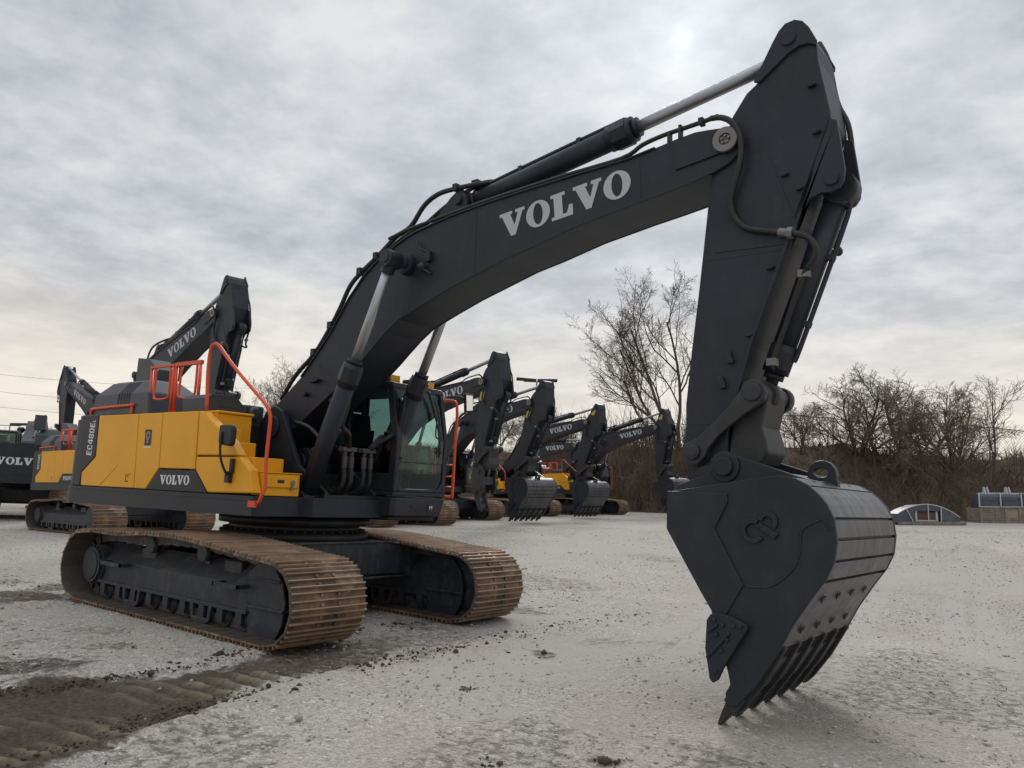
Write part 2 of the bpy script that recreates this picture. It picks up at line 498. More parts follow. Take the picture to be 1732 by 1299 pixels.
def decal(polys, origin, du, dv):
    mb = MB(); o = Vector(origin); du = Vector(du); dv = Vector(dv)
    for p in polys:
        mb.add([o+du*u+dv*v for u, v in p], [tuple(range(len(p)))])
    return mb


# ------------------------------------------------------------------ terrain
fx, fy = math.cos(YAW), math.sin(YAW)
rx, ry = math.sin(YAW), -math.cos(YAW)
def smooth(t_):
    t_ = np.clip(t_, 0, 1); return t_*t_*(3-2*t_)
def to_dr(x, y):
    a = x-CAM.x; b_ = y-CAM.y
    return a*fx+b_*fy, a*rx+b_*ry
def from_dr(d, r):
    return CAM.x+d*fx+r*rx, CAM.y+d*fy+r*ry
def ground_z(x, y):
    d, r = to_dr(np.asarray(x, float), np.asarray(y, float))
    return smooth((d-13)/16)*np.clip(0.55+0.039*r, 0, 1.6)
def hashn(ix, iy, seed):
    h = (ix.astype(np.int64)*374761393 + iy.astype(np.int64)*668265263 + seed*1442695041) & 0x7fffffff
    h = ((h ^ (h >> 13))*1274126177) & 0x7fffffff
    return ((h ^ (h >> 16)) & 0xffff)/65535.0
def vnoise(x, y, seed=0):
    ix = np.floor(x); iy = np.floor(y); u = x-ix; v = y-iy
    u = u*u*(3-2*u); v = v*v*(3-2*v)
    a = hashn(ix, iy, seed); b_ = hashn(ix+1, iy, seed); c = hashn(ix, iy+1, seed); d = hashn(ix+1, iy+1, seed)
    return (a*(1-u)+b_*u)*(1-v) + (c*(1-u)+d*u)*v - 0.5
def fbm(x, y, sc, oc=4, seed=0):
    s_ = 0; a = 1.0
    for k in range(oc):
        s_ = s_ + a*vnoise(x*sc, y*sc, seed+k*7); sc *= 2.07; a *= 0.52
    return s_

PATH = np.array([(4.3, -8.5), (3.7, -6.6), (3.20, -5.0), (3.06, -4.3), (2.95, -3.4), (2.85, -2.5), (2.62, -1.4), (2.55, 0.0), (2.50, 1.4), (2.45, 2.6), (2.7, 4.5), (3.2, 7.0)])
def path_st(x, y):
    best = np.full(x.shape, 1e9); S = np.zeros_like(x); Tt = np.zeros_like(x); acc = 0
    for (ax, ay), (bx, by) in zip(PATH[:-1], PATH[1:]):
        dx, dy = bx-ax, by-ay; L = math.hypot(dx, dy); dx /= L; dy /= L
        s_ = np.clip((x-ax)*dx+(y-ay)*dy, 0, L)
        px, py = ax+dx*s_, ay+dy*s_
        dist = np.hypot(x-px, y-py)
        side = np.sign((x-ax)*dy-(y-ay)*dx)
        m_ = dist < best
        best = np.where(m_, dist, best); S = np.where(m_, acc+s_, S); Tt = np.where(m_, dist*side, Tt)
        acc += L
    return S, Tt
PATCH = [(-3.0, -2.1, .75, .7), (-3.6, -1.6, .7, .6), (1.45, -4.0, .55, .6), (1.1, -2.85, .35, .5), (.3, -3.6, .5, .45), (4.22, .21, .26, .60), (4.64, -1.52, .1, .8), (6.62, -2.3, .16, .6), (6.1, -2.9, .14, .5), (-4.7, -1.8, .8, .5), (1.9, .8, .7, .5), (8.3, 2.8, .16, .5), (2.2, 2.8, .6, .5), (-6, -3.5, 1.0, .4), (6.95, .9, .5, .42), (5.2, 4.2, .5, .35), (0.9, 5.5, .8, .4), (7.3, 3.4, .5, .3)]
def dirt_mask(x, y):
    S, Tt = path_st(x, y)
    wob = fbm(x, y, 1.3, 4, 3)*0.5
    half = 0.50 + 0.08*np.sin(S*.9) + .42*np.clip((6.4-S)/2.5, 0, 1)
    fade = np.clip(1.25-0.10*S, 0.28, 1.0)*np.clip((11.4-S)/3, 0, 1)
    dm = smooth((half+.28-np.abs(Tt)+wob)/.5)*fade
    for px, py, rr, k in PATCH:
        q = np.hypot(x-px, y-py)/rr + fbm(x, y, 2.2, 3, 11)*1.1
        dm = np.maximum(dm, smooth(1.35-q)*k*.82)
    # light brown traffic staining
    dm = np.maximum(dm, np.clip(fbm(x, y, .35, 4, 31)*1.2+.13, 0, .36))
    return dm, S, Tt

def build_ground():
    ds = [-60, -30, -15, -8, -4, -2, -1, 0, .8, 1.4]
    d = 1.8
    while d < 30:
        ds.append(d); d += max(0.032, d*0.0085)
    while d < 4000:
        ds.append(d); d *= 1.06
    ts = list(np.arange(-.86, .8601, .0062))
    for q in (.9, .96, 1.05, 1.2, 1.4, 1.7, 2.2, 3, 4.5, 7, 12):
        ts.append(q); ts.insert(0, -q)
    D, T = np.meshgrid(np.array(ds), np.array(ts), indexing='ij')
    Rr = T*(np.maximum(D, 1.5)+2.0)*0.9
    X, Y = from_dr(D, Rr)
    Z = ground_z(X, Y)
    near = np.clip((34-D)/10, 0, 1)*np.clip((D-.5), 0, 1)
    dm, S, Tt = dirt_mask(X, Y)
    Z = Z + near*(fbm(X, Y, .9, 3, 5)*.022 + fbm(X, Y, 7.0, 3, 9)*.012)
    hw_ = .58+.38*np.clip((6.4-S)/2.5, 0, 1)
    inb = smooth((hw_-np.abs(Tt))/.15)*np.clip((10.5-S)/4, .0, 1.0)
    wave = np.sin(2*PI*S/.21 + fbm(X, Y, 1.5, 2, 41)*2.0) + fbm(X, Y, 7.0, 3, 43)*1.1
    rut = np.clip(fbm(X, Y, .8, 3, 51)*2.2+.55, 0, 1)
    Z = Z + near*inb*(np.clip(wave, -.4, .8)*.036*rut - .022)
    berm = np.exp(-((np.abs(Tt)-hw_-.12)/.14)**2)*np.clip((9.0-S)/4, 0, 1)
    Z = Z + near*berm*(.030+.085*np.clip(fbm(X, Y, 4.0, 4, 61), -.2, .6))
    clod = np.clip(dm-.35, 0, 1)*np.clip(fbm(X, Y, 8.0, 4, 71), 0, 1)
    Z = Z + near*clod*.10
    Z = Z + near*np.clip(dm-.3, 0, 1)*fbm(X, Y, 6.0, 4, 75)*.035
    tan_ = inb*np.clip(wave*.8, 0, 1)*rut*np.clip(fbm(X, Y, 1.1, 3, 81)*3.5+.75, 0, 1)*np.clip((9.0-S)/2.5, 0.0, 1)
    worn = np.clip(fbm(X, Y, .22, 4, 101)*2.2-.12, 0, .75)
    # faint tyre tracks on the right
    for off in (-2.6, -2.1, -.9, -.35, .95, 1.45, 3.1, 3.5):
        ln = np.abs((X-5.6-off) + (Y-12)*.17 + .25*np.sin(Y*.2))
        rib = smooth((.24-ln)/.10)
        worn = np.maximum(worn, rib*np.clip((Y+1)/3, 0, 1)*np.clip(.95+fbm(X, Y, .9, 3, 111), .2, 1))
        Z = Z - near*rib*(.008 + .006*np.sin(2*PI*Y/.11))*np.clip((Y-3)/3, 0, 1)
    # keep the pads, and the bucket teeth, on firm ground
    nv = X.size
    co_ = np.stack([X, Y, Z], -1).reshape(-1, 3)
    nd_, nt_ = X.shape
    i = np.arange(nd_-1)[:, None]*nt_ + np.arange(nt_-1)[None, :]
    q = np.stack([i, i+1, i+nt_+1, i+nt_], -1).reshape(-1, 4)
    me = bpy.data.meshes.new('gravel_ground')
    me.vertices.add(nv); me.vertices.foreach_set('co', co_.ravel())
    me.loops.add(q.size); me.loops.foreach_set('vertex_index', q.ravel().astype(np.int32))
    me.polygons.add(len(q))
    me.polygons.foreach_set('loop_start', np.arange(0, q.size, 4, dtype=np.int32))
    me.polygons.foreach_set('loop_total', np.full(len(q), 4, dtype=np.int32))
    me.update(calc_edges=True)
    me.polygons.foreach_set('use_smooth', np.ones(len(q), bool))
    for nm_, ar in (('dirt', dm), ('tan', tan_), ('worn', worn)):
        at = me.attributes.new(nm_, 'FLOAT', 'POINT'); at.data.foreach_set('value', ar.ravel().astype(np.float32))
    me.materials.append(M['gravel'])
    o = bpy.data.objects.new('gravel_ground', me); col.objects.link(o)
    structure(o)
    bm = bmesh.new(); bm.from_mesh(me); 
    flip = bm.faces.ensure_lookup_table() or bm.faces[0].normal.z < 0
    bm.free()
    if flip:
        me.flip_normals()
    return o
build_ground()

def fast_mesh(name, V, F, mat, attr=None):
    """V (n,3), F (m,k) numpy arrays"""
    me = bpy.data.meshes.new(name)
    k = F.shape[1]
    me.vertices.add(len(V)); me.vertices.foreach_set('co', V.astype(np.float32).ravel())
    me.loops.add(F.size); me.loops.foreach_set('vertex_index', F.astype(np.int32).ravel())
    me.polygons.add(len(F))
    me.polygons.foreach_set('loop_start', np.arange(0, F.size, k, dtype=np.int32))
    me.polygons.foreach_set('loop_total', np.full(len(F), k, dtype=np.int32))
    me.update(calc_edges=True)
    if attr is not None:
        at = me.attributes.new('tone', 'FLOAT', 'POINT'); at.data.foreach_set('value', attr.astype(np.float32))
    me.materials.append(M[mat])
    return me

OCT_V = np.array([(1, 0, 0), (-1, 0, 0), (0, 1, 0), (0, -1, 0), (0, 0, 1), (0, 0, -1), (.62, .62, .55), (-.62, .62, .5), (.62, -.62, .5), (-.62, -.62, .55)])
OCT_F = np.array([(4, 6, 7), (4, 7, 9), (4, 9, 8), (4, 8, 6), (6, 0, 2), (6, 2, 7), (7, 2, 1), (7, 1, 9), (9, 1, 3), (9, 3, 8), (8, 3, 0), (8, 0, 6), (5, 2, 0), (5, 1, 2), (5, 3, 1), (5, 0, 3)])
def scatter_stones(name, X, Y, size, tone, mat, rng, flat=.7):
    n = len(X)
    S_ = size[:, None]*rng.uniform(.6, 1.25, (n, 3)); S_[:, 2] *= flat
    jit = rng.uniform(.72, 1.25, (n, len(OCT_V), 1))
    P = OCT_V[None]*jit*S_[:, None, :]
    a = rng.uniform(0, 2*PI, n); c, s_ = np.cos(a)[:, None], np.sin(a)[:, None]
    Q = np.stack([P[..., 0]*c-P[..., 1]*s_, P[..., 0]*s_+P[..., 1]*c, P[..., 2]], -1)
    Q[..., 0] += X[:, None]; Q[..., 1] += Y[:, None]
    Q[..., 2] += (ground_z(X, Y)+size*.18)[:, None]
    F = (OCT_F[None]+(np.arange(n)*len(OCT_V))[:, None, None]).reshape(-1, 3)
    me = fast_mesh(name, Q.reshape(-1, 3), F, mat, np.repeat(tone, len(OCT_V)))
    o = bpy.data.objects.new(name, me); col.objects.link(o)
    return o
rng = np.random.default_rng(5)
n = 46000
D = 2.0+26*rng.random(n)**1.5
T = rng.uniform(-.85, .85, n)
X, Y = from_dr(D, T*(D+1))
keep = (fbm(X, Y, .7, 3, 91) > -.28) & (dirt_mask(X, Y)[0] < rng.uniform(.1, .75, n))
X, Y, D = X[keep], Y[keep], D[keep]
sz = np.exp(rng.normal(-4.95, .45, len(X)))*(1+.025*D)
st = scatter_stones('loose_gravel', X, Y, sz, np.clip(rng.normal(.70, .13, len(X)), .3, 1), 'stone', rng)
st['kind'] = 'stuff'; st['label'] = 'loose pale stones strewn over the gravel yard'
# dark clods thrown up along the dirt track
n = 6500
i = rng.integers(0, len(PATH)-2, n); u = rng.random(n)
bx = PATH[i, 0]*(1-u)+PATH[i+1, 0]*u; by = PATH[i, 1]*(1-u)+PATH[i+1, 1]*u
off = rng.choice([-1, 1], n)*np.abs(rng.normal(.70, .11, n)+.38*np.clip(2.6-i, 0, 1))
X1, Y1 = bx+off, by+rng.normal(0, .1, n)
k2 = 380
pp = np.array([(p[0], p[1], p[2]) for p in PATCH if p[3] >= .5])
j = rng.integers(0, len(pp), k2)
X2 = pp[j, 0]+rng.normal(0, .45, k2)*pp[j, 2]; Y2 = pp[j, 1]+rng.normal(0, .45, k2)*pp[j, 2]
X = np.concatenate([X1, X2]); Y = np.concatenate([Y1, Y2])
keep = rng.random(len(X)) < np.clip(1.15-.09*path_st(X, Y)[0], .12, 1)
X, Y = X[keep], Y[keep]
sz = np.exp(rng.normal(-4.75, .55, len(X)))
so_ = scatter_stones('soil_clods', X, Y, np.minimum(sz, .055), np.zeros(len(X)), 'soil', rng, .8)
so_['kind'] = 'stuff'; so_['label'] = 'dark brown clods of soil beside the dirt track'


# ------------------------------------------------------------------ the excavator: one builder, posed by joint angles
FOOT = (-0.08, 0, 2.52)      # boom foot pin
ARMP = (6.54, 0, 5.20)       # boom / arm pin
BCYL_G = (0.93, 0, 1.50)     # boom cylinder foot
BCYL_R = (2.28, 0, 4.57)     # boom cylinder eye, on the boom
ACYL_G = (2.99, 0, 5.33)     # arm cylinder foot, on the boom
ACYL_R = (7.12, 0, 6.08)     # arm cylinder eye, on the arm

BOOM = [(-.35, 2.72), (-.33, 2.50), (-.26, 2.34), (-.17, 2.28), (1.15, 3.10), (1.58, 3.42), (1.75, 3.56), (1.95, 3.72), (2.18, 3.87), (2.61, 4.03), (3.01, 4.17), (3.39, 4.28), (3.87, 4.42), (4.26, 4.50), (4.80, 4.63), (5.46, 4.74), (5.84, 4.795), (6.11, 4.84), (6.37, 4.90), (6.55, 4.97), (6.66, 5.06), (6.70, 5.15), (6.69, 5.23), (6.63, 5.30), (6.55, 5.345), (6.33, 5.37), (6.20, 5.38), (5.98, 5.355), (5.77, 5.32), (5.44, 5.27), (4.78, 5.24), (4.10, 5.20), (3.52, 5.16), (2.95, 5.10), (2.66, 5.05), (2.38, 5.0), (2.23, 4.96), (2.03, 4.88), (1.65, 4.69), (1.48, 4.57), (1.33, 4.43), (1.18, 4.28), (1.05, 4.11), (.82, 3.80), (.56, 3.53), (.27, 3.24), (-.28, 2.84)]
ARM = [(7.18, 6.23), (7.10, 6.22), (7.04, 6.17), (6.99, 6.08), (6.81, 5.73), (6.71, 5.66), (6.57, 5.46), (6.42, 5.05), (6.35, 4.82), (6.29, 4.20), (6.25, 3.80), (6.18, 3.18), (6.13, 2.66), (6.14, 2.14), (6.20, 1.95), (6.28, 1.85), (6.42, 1.82), (6.52, 1.90), (6.55, 2.05), (6.56, 2.48), (6.68, 2.81), (6.78, 3.18), (7.13, 4.12), (7.18, 4.38), (7.49, 5.22), (7.48, 5.30), (7.38, 5.81), (7.37, 5.96), (7.30, 6.12), (7.25, 6.20)]
SHELL = [(6.93, 1.86), (7.10, 1.94), (7.26, 1.965), (7.38, 1.95), (7.48, 1.90), (7.56, 1.83), (7.61, 1.77), (7.66, 1.67), (7.68, 1.52), (7.66, 1.36), (7.60, 1.23), (7.48, 1.06), (7.35, .86), (7.23, .63), (7.07, .38), (6.97, .24)]
def offset_line(P, d):
    out = []
    for k, p in enumerate(P):
        a = P[max(k-1, 0)]; b_ = P[min(k+1, len(P)-1)]
        dx, dz = b_[0]-a[0], b_[1]-a[1]; L = math.hypot(dx, dz)
        out.append((p[0]-dz/L*d, p[1]+dx/L*d))
    return out
SIDE = [(6.31, 1.83), (6.31, 1.52), (6.61, 1.05), (6.72, .89), (6.80, .62), (6.86, .42), (6.88, .33), (6.84, .26), (6.85, .16)] + [(6.93, .17)] + offset_line(SHELL, .028)[::-1][1:-1]

def mrot(p, a):
    p = Vector(p)
    return Matrix.Translation(p) @ Matrix.Rotation(-a, 4, 'Y') @ Matrix.Translation(-p)
def aim(p, q, yoff=0.0):
    p = Vector(p); q = Vector(q)
    return Matrix.Translation(p+Vector((0, yoff, 0))) @ Matrix.Rotation(-math.atan2(q.z-p.z, q.x-p.x), 4, 'Y')

def belt_path():
    pts = [(2.24, .935), (1.75, .965), (1.21, 1.01), (.63, 1.055), (.16, 1.075), (-.49, 1.065), (-1.0, 1.02), (-1.19, 1.005), (-1.85, 1.015), (-2.20, .985)]
    for k in range(1, 13):
        a = PI/2 + PI*k/13
        pts.append((-2.22+.49*math.cos(a), .49+.49*math.sin(a)))
    pts += [(-2.2, .0), (0, .0), (2.2, .0)]
    for k in range(1, 13):
        a = -PI/2 + PI*k/13
        pts.append((2.19+.465*math.cos(a), .467+.467*math.sin(a)))
    P = np.array(pts+[pts[0]])
    L = np.concatenate([[0], np.cumsum(np.hypot(*np.diff(P, axis=0).T))])
    return P, L
def belt(hi=True):
    P, L = belt_path()
    N = 49; pitch = L[-1]/N; hw = .51
    mb = MB(); wear = []; inner = []
    rr = random.Random(3)
    def at(s_):
        s_ = s_ % L[-1]
        return np.array([np.interp(s_, L, P[:, 0]), np.interp(s_, L, P[:, 1])])
    def track(n0, wv, iv):
        wear.extend([wv]*(len(mb.v)-n0)); inner.extend([iv]*(len(mb.v)-n0))
    for k in range(N):
        a = at(k*pitch+pitch*.03); b_ = at((k+1)*pitch-pitch*.03)
        tg = (b_-a); ln = np.hypot(*tg); tg = tg/ln
        nr = np.array([tg[1], -tg[0]])     # outward (path runs counter-clockwise seen from -y)
        if np.dot(nr, (a+b_)/2-np.array([0, .5])) < 0: nr = -nr
        def Q(u, h):
            p = a+tg*u*ln - nr*(.030-h); return (p[0], p[1])
        jy = rr.uniform(-.006, .006)
        n0 = len(mb.v)
        mb.prism([Q(0, -.022), Q(1, -.022), Q(1, 0), Q(0, 0)], -hw+jy, hw+jy)
        track(n0, 0, 0)
        for i_ in range(n0, n0+2): pass
        for u in ((.06, .43, .80) if hi else (.1, .6)):
            n0 = len(mb.v)
            mb.prism([Q(u+.01, -.002), Q(u+.135, -.002), Q(u+.10, .034), Q(u+.045, .034)], -hw+jy+.006, hw+jy-.006)
            m_ = len(mb.v)-n0
            wv = rr.uniform(.3, 1.0)
            wear.extend([0, 0, wv, wv]*2); inner.extend([0]*m_)
        n0 = len(mb.v)
        mb.prism([Q(.02, -.024), Q(.98, -.024), Q(.98, -.026), Q(.02, -.026)], -hw+jy+.003, hw+jy-.003)
        track(n0, 0, 1)
        if hi:
            # chain links on the inside, bolt heads and clean-out windows outside
            for y0 in (-.16, .08):
                n0 = len(mb.v)
                mb.prism([Q(-.04, -.14), Q(.25, -.155), Q(.6, -.155), Q(1.02, -.14), Q(1.02, -.03), Q(-.04, -.03)], y0, y0+.08)
                track(n0, 0, 1)
            for (u, y) in ((.27, -.115), (.27, .115), (.72, -.115), (.72, .115)):
                n0 = len(mb.v)
                p = Q(u, .002); q = Q(u, .022)
                mb.cyl((p[0], y, p[1]), (q[0], y, q[1]), .021, 6)
                track(n0, .1, 0)
            if k % 2 == 0 or True:
                n0 = len(mb.v)
                mb.prism([Q(.27, .0015), Q(.40, .0015), Q(.40, .003), Q(.27, .003)], -.05, .05)
                track(n0, 0, 1)
    return mb, wear, inner
def belt_mesh(hi):
    key = 'belt%d' % hi
    if key not in CACHE:
        mb, we, inn_ = belt(hi)
        me = mb.mesh('track_belt', M['shoe'], True)
        for nm_, ar in (('wear', we), ('inner', inn_)):
            at_ = me.attributes.new(nm_, 'FLOAT', 'POINT'); at_.data.foreach_set('value', np.array(ar, np.float32))
        CACHE[key] = me
    return CACHE[key]

def crawler_frame(s):
    """track frame of one side, s=-1 right / +1 left, outer face towards s"""
    yc = 1.46*s; o = yc+.24*s; i = yc-.24*s
    mb = MB()
    a, b_ = min(o, i), max(o, i)
    # box with a sloped roof: cross-section in y/z extruded along x
    def sec(x0, x1, pr):
        vs = [(x0, y, z) for y, z in pr] + [(x1, y, z) for y, z in pr]
        n_ = len(pr)
        mb.add(vs, [tuple(range(n_)), tuple(range(2*n_-1, n_-1, -1))]+[(k, (k+1) % n_, n_+(k+1) % n_, n_+k) for k in range(n_)])
    sec(-2.14, 1.47, [(o, .30), (o, .57), (yc+.02*s, .80), (yc-.02*s, .80), (i, .57), (i, .30)])
    mb.box(-2.16, 1.50, a-.035, b_+.035, .262, .302)          # lower flange
    mb.box(-2.17, -2.13, a-.012, b_+.012, .24, .60)
    # idler guard: rounded nose plate both sides, with rails
    G = [(1.44, .72), (1.50, .06), (1.72, .02), (2.02, .06), (2.12, .22), (2.15, .45), (2.09, .64), (1.90, .84), (1.62, .84)]
    mb.prism(G, o-.0*s, o-.035*s); mb.prism(G, i, i+.035*s)
    mb.box(1.47, 2.14, a-.03, b_+.03, .345, .375)
    mb.box(1.47, 2.05, a-.02, b_+.02, .655, .68)
    # mud shelf over the tensioner
    sec(1.2, 1.62, [(o-.01*s, .56), (o-.01*s, .60), (yc+.05*s, .775), (yc-.05*s, .775), (i+.01*s, .60), (i+.01*s, .56)])
    # track guides between the lower rollers
    for x in (-1.06, .60):
        for yy in (o, i):
            q = .03*(1 if yy == b_ else -1)
            mb.prism([(x-.23, .27), (x-.20, .10), (x-.13, .055), (x+.13, .055), (x+.20, .10), (x+.23, .27), (x+.17, .27), (x+.15, .12), (x-.15, .12), (x-.17, .27)], yy-.018+q, yy+.018+q)
    return mb
def lattice_step(s, x0, x1, z):
    mb = MB(); yc = 1.46*s; y0 = yc+.24*s; y1 = yc+.40*s
    a, b_ = min(y0, y1), max(y0, y1)
    e = y1-.02*s
    mb.box(x0, x1, min(y1, e), max(y1, e), z-.05, z)
    mb.box(x0, x0+.025, a, b_-.0, z-.05, z-.002); mb.box(x1-.025, x1, a, b_, z-.05, z-.002)
    mb.box(x0+.03, x1-.03, a+.02, b_-.025, z-.035, z-.02)
    return mb
def sprocket(s):
    mb = MB(); y = 1.46*s; c = (-2.20, .49)
    pr = []
    n_ = 22
    for k in range(n_):
        for f, r_ in ((.0, .335), (.28, .385), (.55, .385), (.8, .335)):
            a = 2*PI*(k+f)/n_; pr.append((c[0]+r_*math.cos(a), c[1]+r_*math.sin(a)))
    mb.prism(pr, y-.04, y+.04)
    e = y+.27*s
    mb.cyl((c[0], y-.22*s, c[1]), (c[0], e, c[1]), .275, 28)
    mb.cyl((c[0], e, c[1]), (c[0], e+.045*s, c[1]), .245, 28)
    mb.cyl((c[0], e+.045*s, c[1]), (c[0], e+.06*s, c[1]), .20, 28)
    for k in range(20):
        a = 2*PI*k/20
        x, z = c[0]+.258*math.cos(a), c[1]+.258*math.sin(a)
        mb.cyl((x, e, z), (x, e+.02*s, z), .014, 6)
    return mb
def bolt_circle(mb, c, r, y, n_, rb=.012, d=-.015):
    for k in range(n_):
        a = 2*PI*k/n_
        x, z = c[0]+r*math.cos(a), c[1]+r*math.sin(a)
        mb.cyl((x, y, z), (x, y+d, z), rb, 6)

def fn_boom():
    mb = MB()
    mb.prism(BOOM, -.31, .31)
    return mb
def seam(a, b_, y, w_=.006):
    dx, dz = b_[0]-a[0], b_[1]-a[1]; L = math.hypot(dx, dz); nx, nz = -dz/L*w_, dx/L*w_
    return MB().prism([(a[0]+nx, a[1]+nz), (b_[0]+nx, b_[1]+nz), (b_[0]-nx, b_[1]-nz), (a[0]-nx, a[1]-nz)], y-.0035, y+.002)
def boom_pieces():
    out = []
    for s in (-1, 1):
        y = .31*s; e = y+.022*s
        out.append(('nose_plate', MB().prism([(6.0, 5.02), (6.30, 5.06), (6.55, 5.10), (6.66, 5.14), (6.64, 5.25), (6.54, 5.31), (6.33, 5.34), (6.0, 5.31)], y, e)))
        out.append(('cylinder_boss', MB().cyl((BCYL_R[0], y, BCYL_R[2]), (BCYL_R[0], y+.10*s, BCYL_R[2]), .135, 24)))
        out.append(('foot_boss', MB().cyl((FOOT[0], y, FOOT[2]), (FOOT[0], y+.06*s, FOOT[2]), .20, 24)))
        mb = MB()
        mb.ring((ARMP[0], ARMP[2]), .06, .125, .334*s, .375*s, 26)
        mb.cyl((ARMP[0], .33*s, ARMP[2]), (ARMP[0], .352*s, ARMP[2]), .06, 20)
        for k in range(5):
            a = 2*PI*k/5+.3
            x, z = ARMP[0]+.035*math.cos(a), ARMP[2]+.035*math.sin(a)
            mb.cyl((x, .35*s, z), (x, .375*s, z), .016, 6)
        out.append(('arm_pin_steel', mb))
    mb = MB()
    for s in (-1, 1):
        mb.prism([(2.46, 5.02), (2.84, 5.39), (2.92, 5.44), (3.0, 5.45), (3.07, 5.41), (3.12, 5.32), (3.14, 5.10)], .15*s, .21*s)
        mb.cyl((ACYL_G[0], .0, ACYL_G[2]), (ACYL_G[0], .25*s, ACYL_G[2]), .06, 16)
    out.append(('cylinder_bracket', mb))
    for x, z in ((3.52, 5.16), (4.10, 5.20), (4.75, 5.235), (1.42, 4.52), (1.05, 4.12), (.56, 3.54)):
        out.append(('hose_bracket', MB().box(x-.035, x+.035, -.285, -.225, z-.02, z+.05)))
    out.append(('stud', MB().cyl((.42, -.31, 2.98), (.42, -.37, 2.98), .035, 10)))
    out.append(('pad', MB().prism([(.55, 3.13), (.70, 3.15), (.72, 3.18), (.56, 3.17)], -.38, -.31)))
    for (a, b_) in (((3.38, 5.13), (3.40, 4.30)), ((.86, 3.78), (1.42, 3.33)), ((.52, 3.46), (1.08, 3.09)), ((5.58, 5.27), (5.62, 4.78))):
        out.append(('weld_seam', seam(a, b_, -.31)))
    low = BOOM[4:19]; upp = BOOM[28:46]
    for pl in (low, upp):
        for s in (-1, 1):
            mb = MB()
            for (a, b_) in zip(pl[:-1], pl[1:]):
                dx, dz = b_[0]-a[0], b_[1]-a[1]; L = math.hypot(dx, dz); nx, nz = dz/L*.016, -dx/L*.016
                y0, y1 = .3105*s, .334*s
                mb.prism([(a[0]+nx*.2, a[1]+nz*.2), (b_[0]+nx*.2, b_[1]+nz*.2), (b_[0]-nx, b_[1]-nz), (a[0]-nx, a[1]-nz)], y0, y1)
            out.append(('flange', mb))
    return out
def arm_pieces():
    out = []
    for s in (-1, 1):
        y = .265*s
        mb = MB().prism([(7.18, 6.245), (7.09, 6.235), (7.03, 6.18), (6.97, 6.08), (6.79, 5.74), (6.84, 5.72), (7.12, 5.93), (7.22, 5.97), (7.30, 5.97), (7.375, 5.93), (7.38, 5.98), (7.31, 6.13), (7.25, 6.21)], y, y+.03*s)
        mb.cyl((ACYL_R[0], y, ACYL_R[2]), (ACYL_R[0], y+.05*s, ACYL_R[2]), .075, 18)
        out.append(('head_plate', mb))
        mb = MB().prism([(7.485, 5.20), (7.545, 5.17), (7.575, 4.96), (7.61, 4.70), (7.60, 4.60), (7.56, 4.54), (7.48, 4.51), (7.41, 4.52), (7.31, 4.49), (7.24, 4.40), (7.17, 4.28), (7.10, 4.12), (7.13, 4.06)], y-.03*s, y+.012*s)
        mb.cyl((7.50, y, 4.63), (7.50, y+.04*s, 4.63), .062, 16)
        out.append(('cylinder_lug', mb))
        out.append(('doubler', MB().prism([(6.63, 5.03), (6.92, 5.0), (7.02, 4.75), (7.18, 4.30), (7.10, 4.10), (6.4, 4.12), (6.36, 4.75), (6.45, 4.95)], y, y+.006*s)))
        out.append(('link_boss', MB().cyl((6.26, y, 2.21), (6.26, y+.03*s, 2.21), .13, 20)))
    for x, z in ((7.33, 5.56), (7.37, 5.10), (7.08, 4.76), (7.22, 4.60), (6.95, 3.90), (6.76, 3.29)):
        mb = MB().box(x-.035, x+.02, -.30, -.265, z-.018, z+.018); mb.cyl((x+.025, -.265, z), (x+.025, -.31, z), .016, 8)
        out.append(('stud', mb))
    for x, z in ((6.57, 3.09), (6.50, 2.86)):
        out.append(('hose_bracket', MB().prism([(x-.05, z+.05), (x+.01, z+.06), (x+.05, z-.05), (x-.01, z-.06)], -.31, -.265)))
    out.append(('weld_seam', MB().box(6.31, 7.12, -.2675, -.262, 4.05, 4.062)))
    out.append(('weld_seam', MB().box(6.14, 6.40, -.2675, -.262, 2.47, 2.48)))
    for y0, y1 in ((-.30, -.265), (.265, .30)):
        mb = MB()
        for a, b_ in zip([(6.56, 2.48), (6.68, 2.81), (6.78, 3.18)], [(6.68, 2.81), (6.78, 3.18), (7.13, 4.12)]):
            mb.prism([a, b_, (b_[0]-.03, b_[1]+.01), (a[0]-.03, a[1]+.01)], y0, y1)
        out.append(('flange', mb))
    return out
PIECES = {}
def many(key, fn, mat, parent, hi, bev, skip=()):
    """a list of small parts, each a mesh of its own, shared between machines"""
    if key not in PIECES: PIECES[key] = fn()
    for k, (nm, mb) in enumerate(PIECES[key]):
        if not hi and nm in skip: continue
        m_ = 'steel' if nm.endswith('_steel') else mat
        part(nm.replace('_steel', ''), mb, m_, parent, '%s%d' % (key, k), Matrix.Identity(4), bev if hi else 0)
def fn_arm():
    mb = MB(); mb.prism(ARM, -.265, .265); return mb
def fn_rod(L, r, eye=.13, ew=.11):
    mb = MB()
    mb.cyl((0, 0, 0), (-L, 0, 0), r, 24)
    mb.cyl((0, -ew, 0), (0, ew, 0), eye, 22)
    return mb
